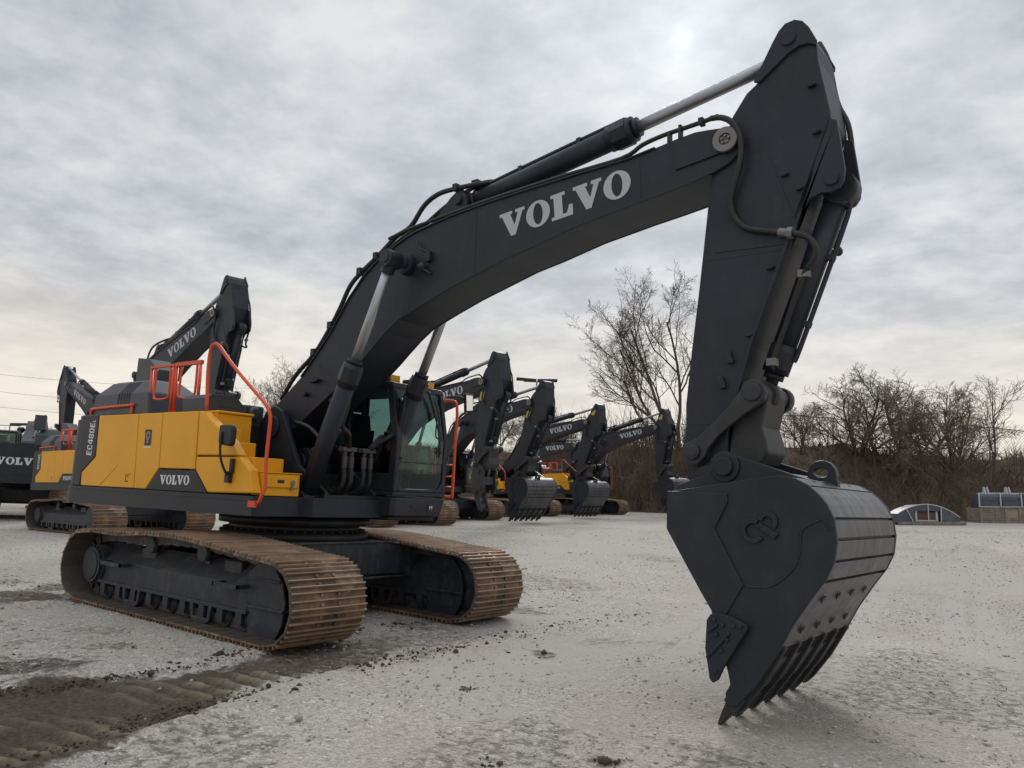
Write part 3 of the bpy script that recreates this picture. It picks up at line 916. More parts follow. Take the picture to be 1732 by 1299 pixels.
def fn_barrel(L, r, collar=.30, big=1.22, eye=.15, ew=.12):
    mb = MB()
    mb.cyl((0, -ew, 0), (0, ew, 0), eye, 22)
    mb.cyl((0.05, 0, 0), (L-.05, 0, 0), r, 26)
    mb.cyl((L-collar, 0, 0), (L-.03, 0, 0), r*1.13, 26)
    c_ = MB(); c_.cyl((L-collar*.80, 0, 0), (L-collar*.25, 0, 0), r*big, 8); mb.add(c_.v, c_.f, False)
    mb.cyl((L-.03, 0, 0), (L+.03, 0, 0), r*.86, 22)
    mb.cyl((.10, 0, 0), (.16, 0, 0), r*1.08, 22)
    # feed pipe strapped to the barrel
    mb.tube([(.16, 0, r*.9), (.24, 0, r*1.32), (L-collar-.05, 0, r*1.32), (L-collar*.6, 0, r*1.2)], .024, 8, 4)
    for k in (.35, .7):
        mb.box(L*k-.025, L*k+.025, -.04, .04, r*.9, r*1.50)
    return mb

def fn_bucket():
    mb = MB()
    for s in (-1, 1):
        mb.prism(SIDE, .94*s, .895*s)
        # upper wrap plate in front, lying 12 mm proud
        mb.prism([(6.305, 1.835), (6.305, 1.515), (6.61, 1.045), (6.72, .885), (6.76, .72), (6.99, 1.115), (6.74, 1.545), (6.85, 1.76), (6.845, 1.835)], .94*s, .956*s)
    W = .895
    n_ = len(SHELL)
    inn_ = []
    for k, p in enumerate(SHELL):
        a = SHELL[max(k-1, 0)]; b_ = SHELL[min(k+1, n_-1)]
        dx, dz = b_[0]-a[0], b_[1]-a[1]; L = math.hypot(dx, dz)
        inn_.append((p[0]-(-dz/L)*-.035 if False else p[0]+(dz/L)*.035, p[1]-(dx/L)*.035))
    ring = SHELL + inn_[::-1]
    vs = [(x, -W, z) for x, z in ring]+[(x, W, z) for x, z in ring]
    m_ = len(ring); fs = []
    for k in range(m_):
        fs.append((k, (k+1) % m_, m_+(k+1) % m_, m_+k))
    mb.add(vs, fs)
    # torque tube and front lip of the opening
    mb.prism([(6.33, 1.82), (6.93, 1.86), (6.95, 1.80), (6.35, 1.74)], -.895, .895)
    mb.cyl((6.42, -.43, 1.98), (6.42, .43, 1.98), .10, 18)
    return mb
def fn_bucket_ears():
    mb = MB()
    E_ = [(6.19, 1.84), (6.20, 1.90), (6.45, 1.99), (6.54, 2.09), (6.60, 2.155), (6.68, 2.18), (6.76, 2.165), (6.96, 2.105), (7.24, 2.015), (7.42, 1.965), (7.40, 1.90), (6.90, 1.80)]
    for s in (-1, 1):
        mb.prism(E_, .48*s, .54*s)
        mb.cyl((6.65, .54*s, 2.07), (6.65, .565*s, 2.07), .135, 26)
        mb.cyl((6.65, .56*s, 2.07), (6.65, .60*s, 2.07), .085, 22)
    mb.prism([(6.55, 1.95), (7.15, 2.03), (7.35, 1.97), (7.2, 1.93), (6.6, 1.86)], -.478, .478)
    return mb
def fn_wear():
    """wear strips across the back of the bucket, gaps between them"""
    mb = MB()
    seg = [(2, 4), (4, 7), (7, 8), (8, 9), (9, 10.1), (10.15, 12.9), (13.25, 14.6)]
    def pt(q):
        k = int(q); f = q-k
        if k >= len(SHELL)-1: return SHELL[-1]
        return (SHELL[k][0]*(1-f)+SHELL[k+1][0]*f, SHELL[k][1]*(1-f)+SHELL[k+1][1]*f)
    for a, b_ in seg:
        qs = [a+.06] + [k for k in range(int(a)+1, int(math.ceil(b_)))] + [b_-.06]
        P = [pt(q) for q in qs]
        O = []
        for k, p in enumerate(P):
            u = P[max(k-1, 0)]; v = P[min(k+1, len(P)-1)]
            dx, dz = v[0]-u[0], v[1]-u[1]; L = math.hypot(dx, dz)
            O.append((p[0]-dz/L*.024, p[1]+dx/L*.024))
        mb.prism(P+O[::-1], -.90, .90)
    return mb
def fn_wear_holes():
    out = []
    a, b_ = SHELL[10], SHELL[13]
    dx, dz = b_[0]-a[0], b_[1]-a[1]; L = math.hypot(dx, dz); tx, tz = dx/L, dz/L; nx, nz = -tz, tx
    for row, f in enumerate((.30, .72)):
        for k in range(4):
            y = -.62+.40*k + (0.0 if row == 0 else -.03)
            c = Vector((a[0]+dx*f+nx*.0275, y, a[1]+dz*f+nz*.0275))
            T_ = Vector((tx, 0, tz)); Y_ = Vector((0, 1, 0)); N_ = Vector((nx, 0, nz))
            q = [c+T_*.036, c+Y_*.040, c-T_*.036, c-Y_*.040]
            out.append(MB().add([p-N_*.01 for p in q]+q, [(0, 1, 2, 3), (7, 6, 5, 4)]+[(i, (i+1) % 4, 4+(i+1) % 4, 4+i) for i in range(4)]))
    return out
def fn_tooth():
    """long adapter and point, lying along the lip, centred on y=0"""
    mb = MB()
    mb.prism([(7.27, .68), (7.12, .42), (6.96, .20), (6.84, .06), (6.775, -.01), (6.755, .0), (6.79, .10), (6.87, .28), (6.97, .34), (7.10, .56)], -.055, .055)
    mb.prism([(7.30, .66), (7.14, .38), (6.98, .16), (6.90, .08), (6.86, .11), (6.95, .25), (7.10, .48), (7.24, .69)], -.028, .028)
    mb.prism([(6.99, .22), (6.90, .085), (6.82, .20), (6.90, .33)], -.085, .085)
    return mb
def fn_sidecutter(s):
    mb = MB()
    P = [(6.73, .86), (6.70, .81), (6.69, .59), (6.73, .36), (6.76, .33), (6.80, .36), (6.84, .45), (7.04, .78), (7.04, .81), (6.91, .86), (6.78, .88)]
    mb.prism(P, .955*s, 1.0*s)
    for a, b_ in (((6.71, .72), (6.80, .79)), ((6.71, .52), (6.90, .74)), ((6.76, .40), (6.80, .44))):
        dx, dz = b_[0]-a[0], b_[1]-a[1]; L = math.hypot(dx, dz); nx, nz = -dz/L*.012, dx/L*.012
        mb.prism([(a[0]+nx, a[1]+nz), (b_[0]+nx, b_[1]+nz), (b_[0]-nx, b_[1]-nz), (a[0]-nx, a[1]-nz)], 1.0*s, 1.022*s)
    for x, z in ((6.77, .82), (6.84, .79), (6.79, .71), (6.93, .79), (6.88, .68), (6.83, .59), (6.99, .80)):
        mb.cyl((x, 1.0*s, z), (x, 1.022*s, z), .018, 8)
    return mb
def arc_poly(c, r0, r1, a0, a1, n_=18):
    f = lambda a, r_: (c[0]+r_*math.cos(a), c[1]+r_*math.sin(a))
    return [f(a0+(a1-a0)*k/n_, r1) for k in range(n_+1)]+[f(a1-(a1-a0)*k/n_, r0) for k in range(n_+1)]
def fn_logo_c():
    mb = MB(); mb.prism(arc_poly((7.065, 1.545), .060, .098, R(62), R(325)), -.965, -.938); return mb
def fn_logo_p():
    mb = MB()
    mb.prism(arc_poly((7.185, 1.625), .042, .080, R(-48), R(175)), -.965, -.938)
    mb.prism([(7.085, 1.585), (7.115, 1.615), (7.275, 1.535), (7.235, 1.490)], -.964, -.938)
    return mb
BEAD = [(6.985, 1.13), (7.02, 1.108), (7.09, 1.108), (7.21, 1.13), (7.33, 1.22), (7.40, 1.31), (7.43, 1.40), (7.44, 1.53), (7.46, 1.585), (7.51, 1.62), (7.60, 1.665), (7.63, 1.64), (7.655, 1.585)]
def fn_bead():
    mb = MB()
    mb.tube([(x, -.942, z) for x, z in BEAD], .009, 6, 5)
    return mb
def fn_eye():
    """lifting eye on top of the bucket: plate with a slot"""
    n_ = 22; out = []; inn_ = []
    for k in range(n_):
        a = 2*PI*k/n_
        out.append((7.325+.125*math.cos(a), 2.03+.135*math.sin(a)))
        inn_.append((7.315+.066*math.cos(a), 2.055+.040*math.sin(a)))
    vs = []
    for y in (-.045, .045):
        vs += [(x, y, z) for x, z in out]+[(x, y, z) for x, z in inn_]
    fs = []
    for k in range(n_):
        j = (k+1) % n_
        fs += [(k, j, n_+j, n_+k), (2*n_+k, 3*n_+k, 3*n_+j, 2*n_+j), (k, 2*n_+k, 2*n_+j, j), (n_+k, n_+j, 3*n_+j, 3*n_+k)]
    mb = MB(); mb.add(vs, fs)
    mb.box(7.20, 7.46, -.043, .043, 1.90, 1.99)
    return mb
def fn_sidelink(s):
    P = [(6.82, 2.875), (6.90, 2.84), (6.945, 2.75), (6.93, 2.68), (6.87, 2.63), (6.76, 2.56), (6.64, 2.47), (6.50, 2.355), (6.41, 2.25), (6.375, 2.17), (6.30, 2.09), (6.20, 2.10), (6.14, 2.18), (6.17, 2.28), (6.29, 2.34), (6.43, 2.46), (6.59, 2.62), (6.69, 2.75), (6.74, 2.84)]
    mb = MB(); mb.prism(P, .30*s, .36*s)
    mb.cyl((6.82, .29*s, 2.75), (6.82, .385*s, 2.75), .085, 22)
    mb.cyl((6.26, .36*s, 2.21), (6.26, .40*s, 2.21), .07, 20)
    mb.cyl((6.26, .39*s, 2.21), (6.26, .41*s, 2.21), .05, 20)
    return mb
def fn_hlink():
    mb = MB()
    mb.prism([(6.72, 2.78), (6.86, 2.86), (6.93, 2.76), (6.90, 2.62), (6.86, 2.45), (6.90, 2.34), (6.92, 2.22), (6.86, 2.12), (6.76, 2.06), (6.62, 2.0), (6.55, 2.05), (6.55, 2.2), (6.60, 2.55)], -.24, .24)
    mb.cyl((6.82, -.30, 2.755), (6.82, .42, 2.755), .10, 22)
    mb.cyl((6.82, .30, 2.755), (6.82, .42, 2.755), .125, 22)
    return mb
def fn_coupler():
    """quick coupler worn in place of a bucket"""
    mb = MB()
    for s in (-1, 1):
        mb.prism([(6.22, 2.16), (6.36, 2.30), (6.60, 2.16), (6.72, 1.98), (6.66, 1.70), (6.72, 1.42), (6.62, 1.20), (6.50, 1.16), (6.46, 1.28), (6.38, 1.34), (6.30, 1.22), (6.16, 1.16), (6.08, 1.28), (6.10, 1.55), (6.02, 1.85)], .26*s, .33*s)
        mb.cyl((6.42, .33*s, 1.98), (6.42, .38*s, 1.98), .09, 16)
        mb.cyl((6.52, .33*s, 1.38), (6.52, .37*s, 1.38), .07, 16)
    mb.box(6.18, 6.60, -.258, .258, 1.50, 1.78)
    mb.box(6.12, 6.30, -.2, .2, 1.20, 1.49)
    return mb
def fn_thumb():
    mb = MB()
    for s in (-1, 1):
        mb.prism([(6.12, 2.3), (6.22, 2.25), (6.15, 1.7), (6.26, 1.25), (6.38, .90), (6.50, .66), (6.44, .56), (6.28, .62), (6.08, 1.05), (5.98, 1.5), (5.96, 2.0)], .12*s, .20*s)
    mb.box(6.03, 6.17, -.118, .118, 1.35, 1.6)
    mb.box(6.28, 6.40, -.118, .118, .68, .80)
    return mb

def fn_skirt():
    mb = MB()
    pl = [(1.10, -1.50), (-3.74, -1.50), (-3.89, -1.465), (-3.96, -1.35), (-4.0, -1.0), (-4.01, 0), (-4.0, 1.0), (-3.96, 1.35), (-3.89, 1.465), (-3.74, 1.50), (-.5, 1.50), (-.45, 1.40), (1.2, 1.40), (1.26, .42), (1.28, -.74), (1.12, -.79)]
    # the lower edge climbs towards the front
    vs = [(x, y, 1.555 if x < 1 else 1.575) for x, y in pl]+[(x, y, 1.295 if x < .8 else 1.335) for x, y in pl]
    n_ = len(pl)
    mb.add(vs, [tuple(range(n_)), tuple(range(2*n_-1, n_-1, -1))]+[(i, (i+1) % n_, n_+(i+1) % n_, n_+i) for i in range(n_)])
    mb.box(-3.6, 1.08, -1.506, -1.50, 1.515, 1.54)
    return mb
def fn_counterweight():
    mb = MB()
    pl = [(-3.02, -1.485), (-3.72, -1.485), (-3.86, -1.45), (-3.93, -1.34), (-3.97, -1.0), (-3.985, 0), (-3.97, 1.0), (-3.93, 1.34), (-3.86, 1.45), (-3.72, 1.485), (-3.02, 1.485)]
    mb.prism(pl, 1.559, 2.60, 'z')
    p2 = [(x+.03 if x < -3.5 else x, y*.985) for x, y in pl]
    mb.prism(p2, 2.60, 2.665, 'z')
    # shoulder ledges seen from behind
    mb.box(-3.985, -3.90, -1.05, 1.05, 1.66, 1.76)
    mb.box(-3.985, -3.90, -1.10, 1.10, 2.30, 2.34)
    return mb
def shrink(poly, d):
    """inset a convex-ish polygon by d"""
    n_ = len(poly); out = []
    area = sum(poly[i][0]*poly[(i+1) % n_][1]-poly[(i+1) % n_][0]*poly[i][1] for i in range(n_))
    s = 1 if area > 0 else -1
    for i in range(n_):
        p0, p1, p2 = Vector(poly[i-1]), Vector(poly[i]), Vector(poly[(i+1) % n_])
        a = (p1-p0).normalized(); b_ = (p2-p1).normalized()
        na = Vector((-a.y, a.x))*s; nb = Vector((-b_.y, b_.x))*s
        bis = (na+nb)
        k = d/max(.35, bis.length_squared/2)
        out.append(tuple(p1+bis*k))
    return out
PANELS = {
 'd1': [(-3.06, 2.65), (-1.85, 2.65), (-1.815, 2.2), (-1.775, 1.57), (-3.42, 1.56), (-3.44, 1.77), (-3.03, 2.02)],
 'd2': [(-1.85, 2.65), (-1.18, 2.65), (-1.145, 1.865), (-1.45, 1.57), (-1.775, 1.57)],
 'd3': [(-1.18, 2.65), (-.27, 2.65), (-.235, 1.865), (-1.145, 1.865)],
 'trap': [(-1.155, 1.86), (-.235, 1.86), (.10, 1.575), (-1.445, 1.57)],
 'd4': [(-.27, 2.65), (-.15, 2.64), (.54, 2.24), (.75, 2.055), (-.235, 2.05)],
 'd5': [(-.235, 2.045), (.75, 2.05), (.99, 1.89), (1.10, 1.60), (.105, 1.575), (-.23, 1.86)],
 'ec': [(-3.465, 2.655), (-3.065, 2.655), (-3.035, 2.02), (-3.445, 1.77), (-3.45, 1.565), (-3.56, 1.565), (-3.53, 2.655)],
}
def panel(k, y0=-1.44, y1=-1.497, gap=.008):
    mb = MB(); mb.prism(shrink(PANELS[k], gap), y0, y1); return mb
def fn_core():
    mb = MB()
    mb.box(-3.05, -.66, -1.43, 1.43, 1.558, 2.615)
    mb.box(-.62, .25, -.62, .38, 1.58, 2.05)
    mb.box(.25, 1.20, -.50, .38, 1.40, 1.62)
    mb.box(-.62, .80, -1.36, -.66, 1.578, 1.66)
    mb.box(-.66, -.40, -.75, .42, 1.578, 2.50)
    return mb
def fn_hood():
    mb = MB()
    # chamfered cover: eight-cornered box
    x0, x1, y0, y1, z0, z1 = -3.80, -2.05, -1.26, -.40, 2.655, 3.235
    def ring_(ix, iy, z): return [(x0+ix, y0+iy, z), (x1-ix*1.6, y0+iy, z), (x1-ix*1.6, y1-iy, z), (x0+ix, y1-iy, z)]
    vs = ring_(-.02, -.01, z0)+ring_(0.02, .0, 3.0)+ring_(.20, .16, 3.20)+ring_(.26, .24, z1)
    fs = [(3, 2, 1, 0), (12, 13, 14, 15)]
    for k in range(3):
        for i in range(4):
            fs.append((4*k+i, 4*k+(i+1) % 4, 4*k+4+(i+1) % 4, 4*k+4+i))
    mb.add(vs, fs)
    return mb
def fn_vents():
    mb = MB()
    for k in range(5):
        x = -3.02+.082*k
        mb.prism([(x, 2.80), (x+.042, 2.80), (x+.05, 3.0), (x+.008, 3.0)], -1.268, -1.25)
        mb.add([(x+.008, -1.266, 3.0), (x+.05, -1.266, 3.0), (x+.062, -1.105, 3.205), (x+.02, -1.105, 3.205)], [(0, 1, 2, 3)])
    return mb
def fn_stack():
    mb = MB()
    mb.prism([(-3.74, 3.20), (-3.72, 3.72), (-3.35, 3.68), (-3.05, 3.49), (-3.08, 3.20)], -.66, -.30)
    return mb
def fn_front_cover():
    mb = MB()
    pr = [(-1.34, 2.665), (-1.36, 2.84), (-1.30, 2.895), (-1.02, 2.91), (-.90, 2.88), (-.80, 2.79), (-.79, 2.665)]
    n_ = len(pr)
    vs = [(x, y, z) for x in (-.95, -.32) for y, z in pr]
    mb.add(vs, [tuple(range(n_)), tuple(range(2*n_-1, n_-1, -1))]+[(i, (i+1) % n_, n_+(i+1) % n_, n_+i) for i in range(n_)])
    mb.box(-.318, -.31, -1.2, -.95, 2.74, 2.755)
    return mb
def fn_rear_cover():
    mb = MB()
    mb.box(-.9, -.40, -.74, -.40, 2.50, 2.82)
    mb.cyl((-.42, -.60, 2.70), (-.30, -.60, 2.70), .09, 16)
    return mb
def fn_tank():
    mb = MB()
    mb.box(-.60, -.06, -1.355, -.82, 1.66, 2.625)
    mb.box(-.62, -.04, -1.357, -.80, 2.628, 2.662)
    mb.box(-.058, .44, -1.355, -1.06, 1.66, 2.24)
    mb.box(-.058, .30, -1.355, -1.20, 2.243, 2.41)
    mb.box(.10, .84, -1.355, -.90, 1.66, 2.05)
    return mb
def fn_toolbox():
    mb = MB()
    mb.box(.842, 1.085, -1.355, -.82, 1.585, 1.858)
    mb.box(.842, 1.10, -1.36, -.80, 1.862, 1.875)
    vs = []
    y0, y1, z0, z1, e = -1.33, -.84, 1.675, 1.845, .02
    vs = [(1.085, y0, z0), (1.085, y1, z0), (1.085, y1, z1), (1.085, y0, z1), (1.108, y0+e, z0+e), (1.108, y1-e, z0+e), (1.108, y1-e, z1-e), (1.108, y0+e, z1-e)]
    mb.add(vs, [(4, 5, 6, 7), (0, 1, 5, 4), (1, 2, 6, 5), (2, 3, 7, 6), (3, 0, 4, 7), (3, 2, 1, 0)])
    return mb
def fn_latch():
    mb = MB()
    mb.cyl((1.105, -.945, 1.755), (1.13, -.945, 1.755), .028, 14)
    mb.box(1.108, 1.122, -.965, -.925, 1.66, 1.775)
    return mb
def fn_grip(): return MB().box(1.106, 1.112, -1.17, -1.07, 1.745, 1.785)
def fn_deck_brackets():
    """the two plates that carry the boom foot, with the frame between"""
    mb = MB()
    for s in (-1, 1):
        mb.prism([(-.70, 1.55), (-.42, 2.55), (-.26, 2.76), (-.08, 2.82), (.10, 2.74), (.20, 2.58), (.55, 2.0), (1.15, 1.66), (1.22, 1.40), (-.7, 1.40)], .40*s, .46*s)
        mb.cyl((FOOT[0], .46*s, FOOT[2]), (FOOT[0], .50*s, FOOT[2]), .16, 20)
        mb.prism([(.72, 1.38), (.72, 1.56), (.84, 1.66), (1.02, 1.66), (1.12, 1.56), (1.12, 1.38)], .48*s, .53*s)
        mb.prism([(.72, 1.38), (.72, 1.56), (.84, 1.66), (1.02, 1.66), (1.12, 1.56), (1.12, 1.38)], .69*s, .74*s)
        mb.cyl((BCYL_G[0], .38*s, BCYL_G[2]), (BCYL_G[0], .78*s, BCYL_G[2]), .06, 16)
    return mb
def fn_slew():
    mb = MB()
    mb.cyl((0, 0, .98), (0, 0, 1.10), 1.02, 56)
    mb.cyl((0, 0, 1.10), (0, 0, 1.20), .90, 56)
    mb.cyl((0, 0, 1.20), (0, 0, 1.296), 1.04, 56)
    for k in range(48):
        a = 2*PI*k/48
        mb.cyl((.96*math.cos(a), .96*math.sin(a), 1.10), (.96*math.cos(a), .96*math.sin(a), 1.135), .02, 6)
    return mb
def fn_carbody():
    mb = MB()
    mb.cyl((0, 0, .50), (0, 0, .985), .98, 40)
    mb.box(-.9, .9, -1.0, 1.0, .56, .93)
    for sx_ in (-1, 1):
        # cross member: tall in the middle, tapering to the track frames
        pr = [(-1.60, .50), (-1.60, .80), (-.75, 1.0), (.75, 1.0), (1.60, .84), (1.60, .50), (.7, .56), (-.7, .56)]
        x0, x1 = (.80*sx_, 1.15*sx_)
        vs = [(x0, y, z) for y, z in pr]+[(x1, y, z) for y, z in pr]
        n_ = len(pr)
        mb.add(vs, [tuple(range(n_)), tuple(range(2*n_-1, n_-1, -1))]+[(i, (i+1) % n_, n_+(i+1) % n_, n_+i) for i in range(n_)])
        q = .03*sx_
        vs = [(x1, y, z+.012) for y, z in pr[1:5]]+[(x1+q, y, z+.012) for y, z in pr[1:5]]+[(x1, y, z-.02) for y, z in pr[1:5]]+[(x1+q, y, z-.02) for y, z in pr[1:5]]
        fs = []
        for i in range(3):
            fs += [(i, i+1, 5+i, 4+i), (8+i, 12+i, 13+i, 9+i), (4+i, 5+i, 13+i, 12+i)]
        mb.add(vs, fs)
        vs = [(x1, -1.55, .50), (x1, 1.55, .50), (x1+q, 1.55, .50), (x1+q, -1.55, .50), (x1, -1.55, .53), (x1, 1.55, .53), (x1+q, 1.55, .53), (x1+q, -1.55, .53)]
        mb.add(vs, [(0, 1, 2, 3), (4, 7, 6, 5), (3, 2, 6, 7), (0, 3, 7, 4), (1, 5, 6, 2)])
    return mb

# cab: x -0.35..1.51, y 0.45..1.46
def fn_cab_base():
    mb = MB()
    pl = [(-.40, .43), (1.44, .43), (1.515, .47), (1.515, 1.44), (1.47, 1.48), (-.40, 1.48)]
    n_ = len(pl)
    vs = [(x, y, 1.365) if y < 1 or x < 1.4 else (x-.03, y-.05, 1.365) for x, y in pl]+[(x, y, 1.622) for x, y in pl]
    mb.add(vs, [tuple(range(n_)), tuple(range(2*n_-1, n_-1, -1))]+[(i, (i+1) % n_, n_+(i+1) % n_, n_+i) for i in range(n_)])
    mb.box(-.4, 1.35, .50, 1.40, 1.30, 1.362)
    return mb
def fn_cab_frame():
    mb = MB()
    X0, X1, Y0, Y1 = -.38, 1.50, .43, 1.46
    mb.box(X0, X1, Y0, Y1, 1.64, 1.70)
    # front frame: side pillars leaning back, sill below the glass
    for ya, yb in ((Y0, Y0+.085), (Y1-.075, Y1)):
        mb.prism([(1.36, 1.70), (1.50, 1.70), (1.51, 2.45), (1.36, 3.14), (1.24, 3.14), (1.38, 2.45)], ya, yb)
    mb.box(1.44, 1.505, Y0+.085, Y1-.075, 1.70, 1.745)
    mb.prism([(1.20, 3.14), (1.36, 3.14), (1.34, 3.22), (1.2, 3.24)], Y0, Y1)
    # rear and middle pillars
    for ya, yb in ((Y0, Y0+.06), (Y1-.06, Y1)):
        mb.box(X0, X0+.14, ya, yb, 1.70, 3.14)
        mb.box(.40, .50, ya, yb, 1.70, 3.14)
    mb.box(X0, X0+.05, Y0+.06, Y1-.06, 1.70, 2.25)
    # lower door and side panels
    mb.box(.50, 1.37, Y0+.01, Y0+.05, 1.70, 1.95)
    mb.box(X0+.14, .40, Y0+.01, Y0+.05, 1.70, 2.15)
    mb.box(X0+.14, 1.37, Y1-.05, Y1-.01, 1.70, 1.98)
    # roof
    mb.prism([(X0, 3.14), (1.20, 3.14), (1.20, 3.235), (1.0, 3.26), (-.2, 3.26), (X0, 3.22)], Y0, Y1)
    return mb
def pane(x0, x1, y, z0, z1):
    mb = MB(); mb.add([(x0, y, z0), (x1, y, z0), (x1, y, z1), (x0, y, z1)], [(0, 1, 2, 3)]); return mb
def fn_front_glass(part_):
    mb = MB(); y0, y1 = .53, 1.375
    if part_ == 'up':
        mb.add([(1.487, y0, 2.115), (1.487, y1, 2.115), (1.493, y1, 2.45), (1.493, y0, 2.45), (1.335, y1, 3.13), (1.335, y0, 3.13)], [(0, 1, 2, 3), (3, 2, 4, 5)])
    else:
        mb.add([(1.482, y0, 2.10), (1.482, y1, 2.10), (1.478, y1, 1.84), (1.477, y1-.05, 1.765), (1.477, y1-.13, 1.745), (1.477, y0+.13, 1.745), (1.477, y0+.05, 1.765), (1.478, y0, 1.84)], [(0, 1, 2, 3, 4, 5, 6, 7)])
    return mb
def fn_corner_fill(which):
    """rounded corners of the lower front opening"""
    mb = MB()
    for y, s in ((.515, 1), (1.385, -1))[which:which+1]:
        a = [(y, 1.74), (y, 1.90)]+[(y+s*(.13-.13*math.cos(q)), 1.90-.155*math.sin(q)) for q in np.linspace(.15, PI/2, 7)]
        vs = [(1.455, p[0], p[1]) for p in a]+[(1.497, p[0], p[1]) for p in a]
        n_ = len(a)
        mb.add(vs, [tuple(range(n_)), tuple(range(2*n_-1, n_-1, -1))]+[(i, (i+1) % n_, n_+(i+1) % n_, n_+i) for i in range(n_)])
    return mb
def fn_seat():
    mb = MB()
    mb.box(.15, .68, .70, 1.20, 2.02, 2.16)
    mb.prism([(.12, 2.1), (.25, 2.1), (.10, 2.85), (-.03, 2.85)], .72, 1.18)
    mb.prism([(-.02, 2.88), (.09, 2.88), (.07, 3.06), (-.03, 3.06)], .83, 1.07)
    mb.box(.2, .6, .78, 1.12, 1.70, 2.02)
    for y in (.60, 1.24):
        mb.box(.15, .78, y-.03, y+.09, 2.22, 2.36)
        mb.cyl((.75, y+.03, 2.36), (.78, y+.03, 2.56), .03, 10)
    return mb
def fn_console():
    mb = MB()
    mb.prism([(1.05, 2.30), (1.10, 2.28), (1.12, 2.52), (1.07, 2.54)], .58, .80)
    mb.cyl((1.08, .69, 1.7), (1.08, .69, 2.3), .025, 10)
    for y in (.86, 1.04):
        mb.cyl((1.15, y, 1.70), (1.22, y, 2.25), .014, 8)
        mb.box(1.12, 1.30, y-.05, y+.05, 1.71, 1.73)
    return mb
def rail(mb, pts, r=.024, sub=4): mb.tube(pts, r, 8, sub)

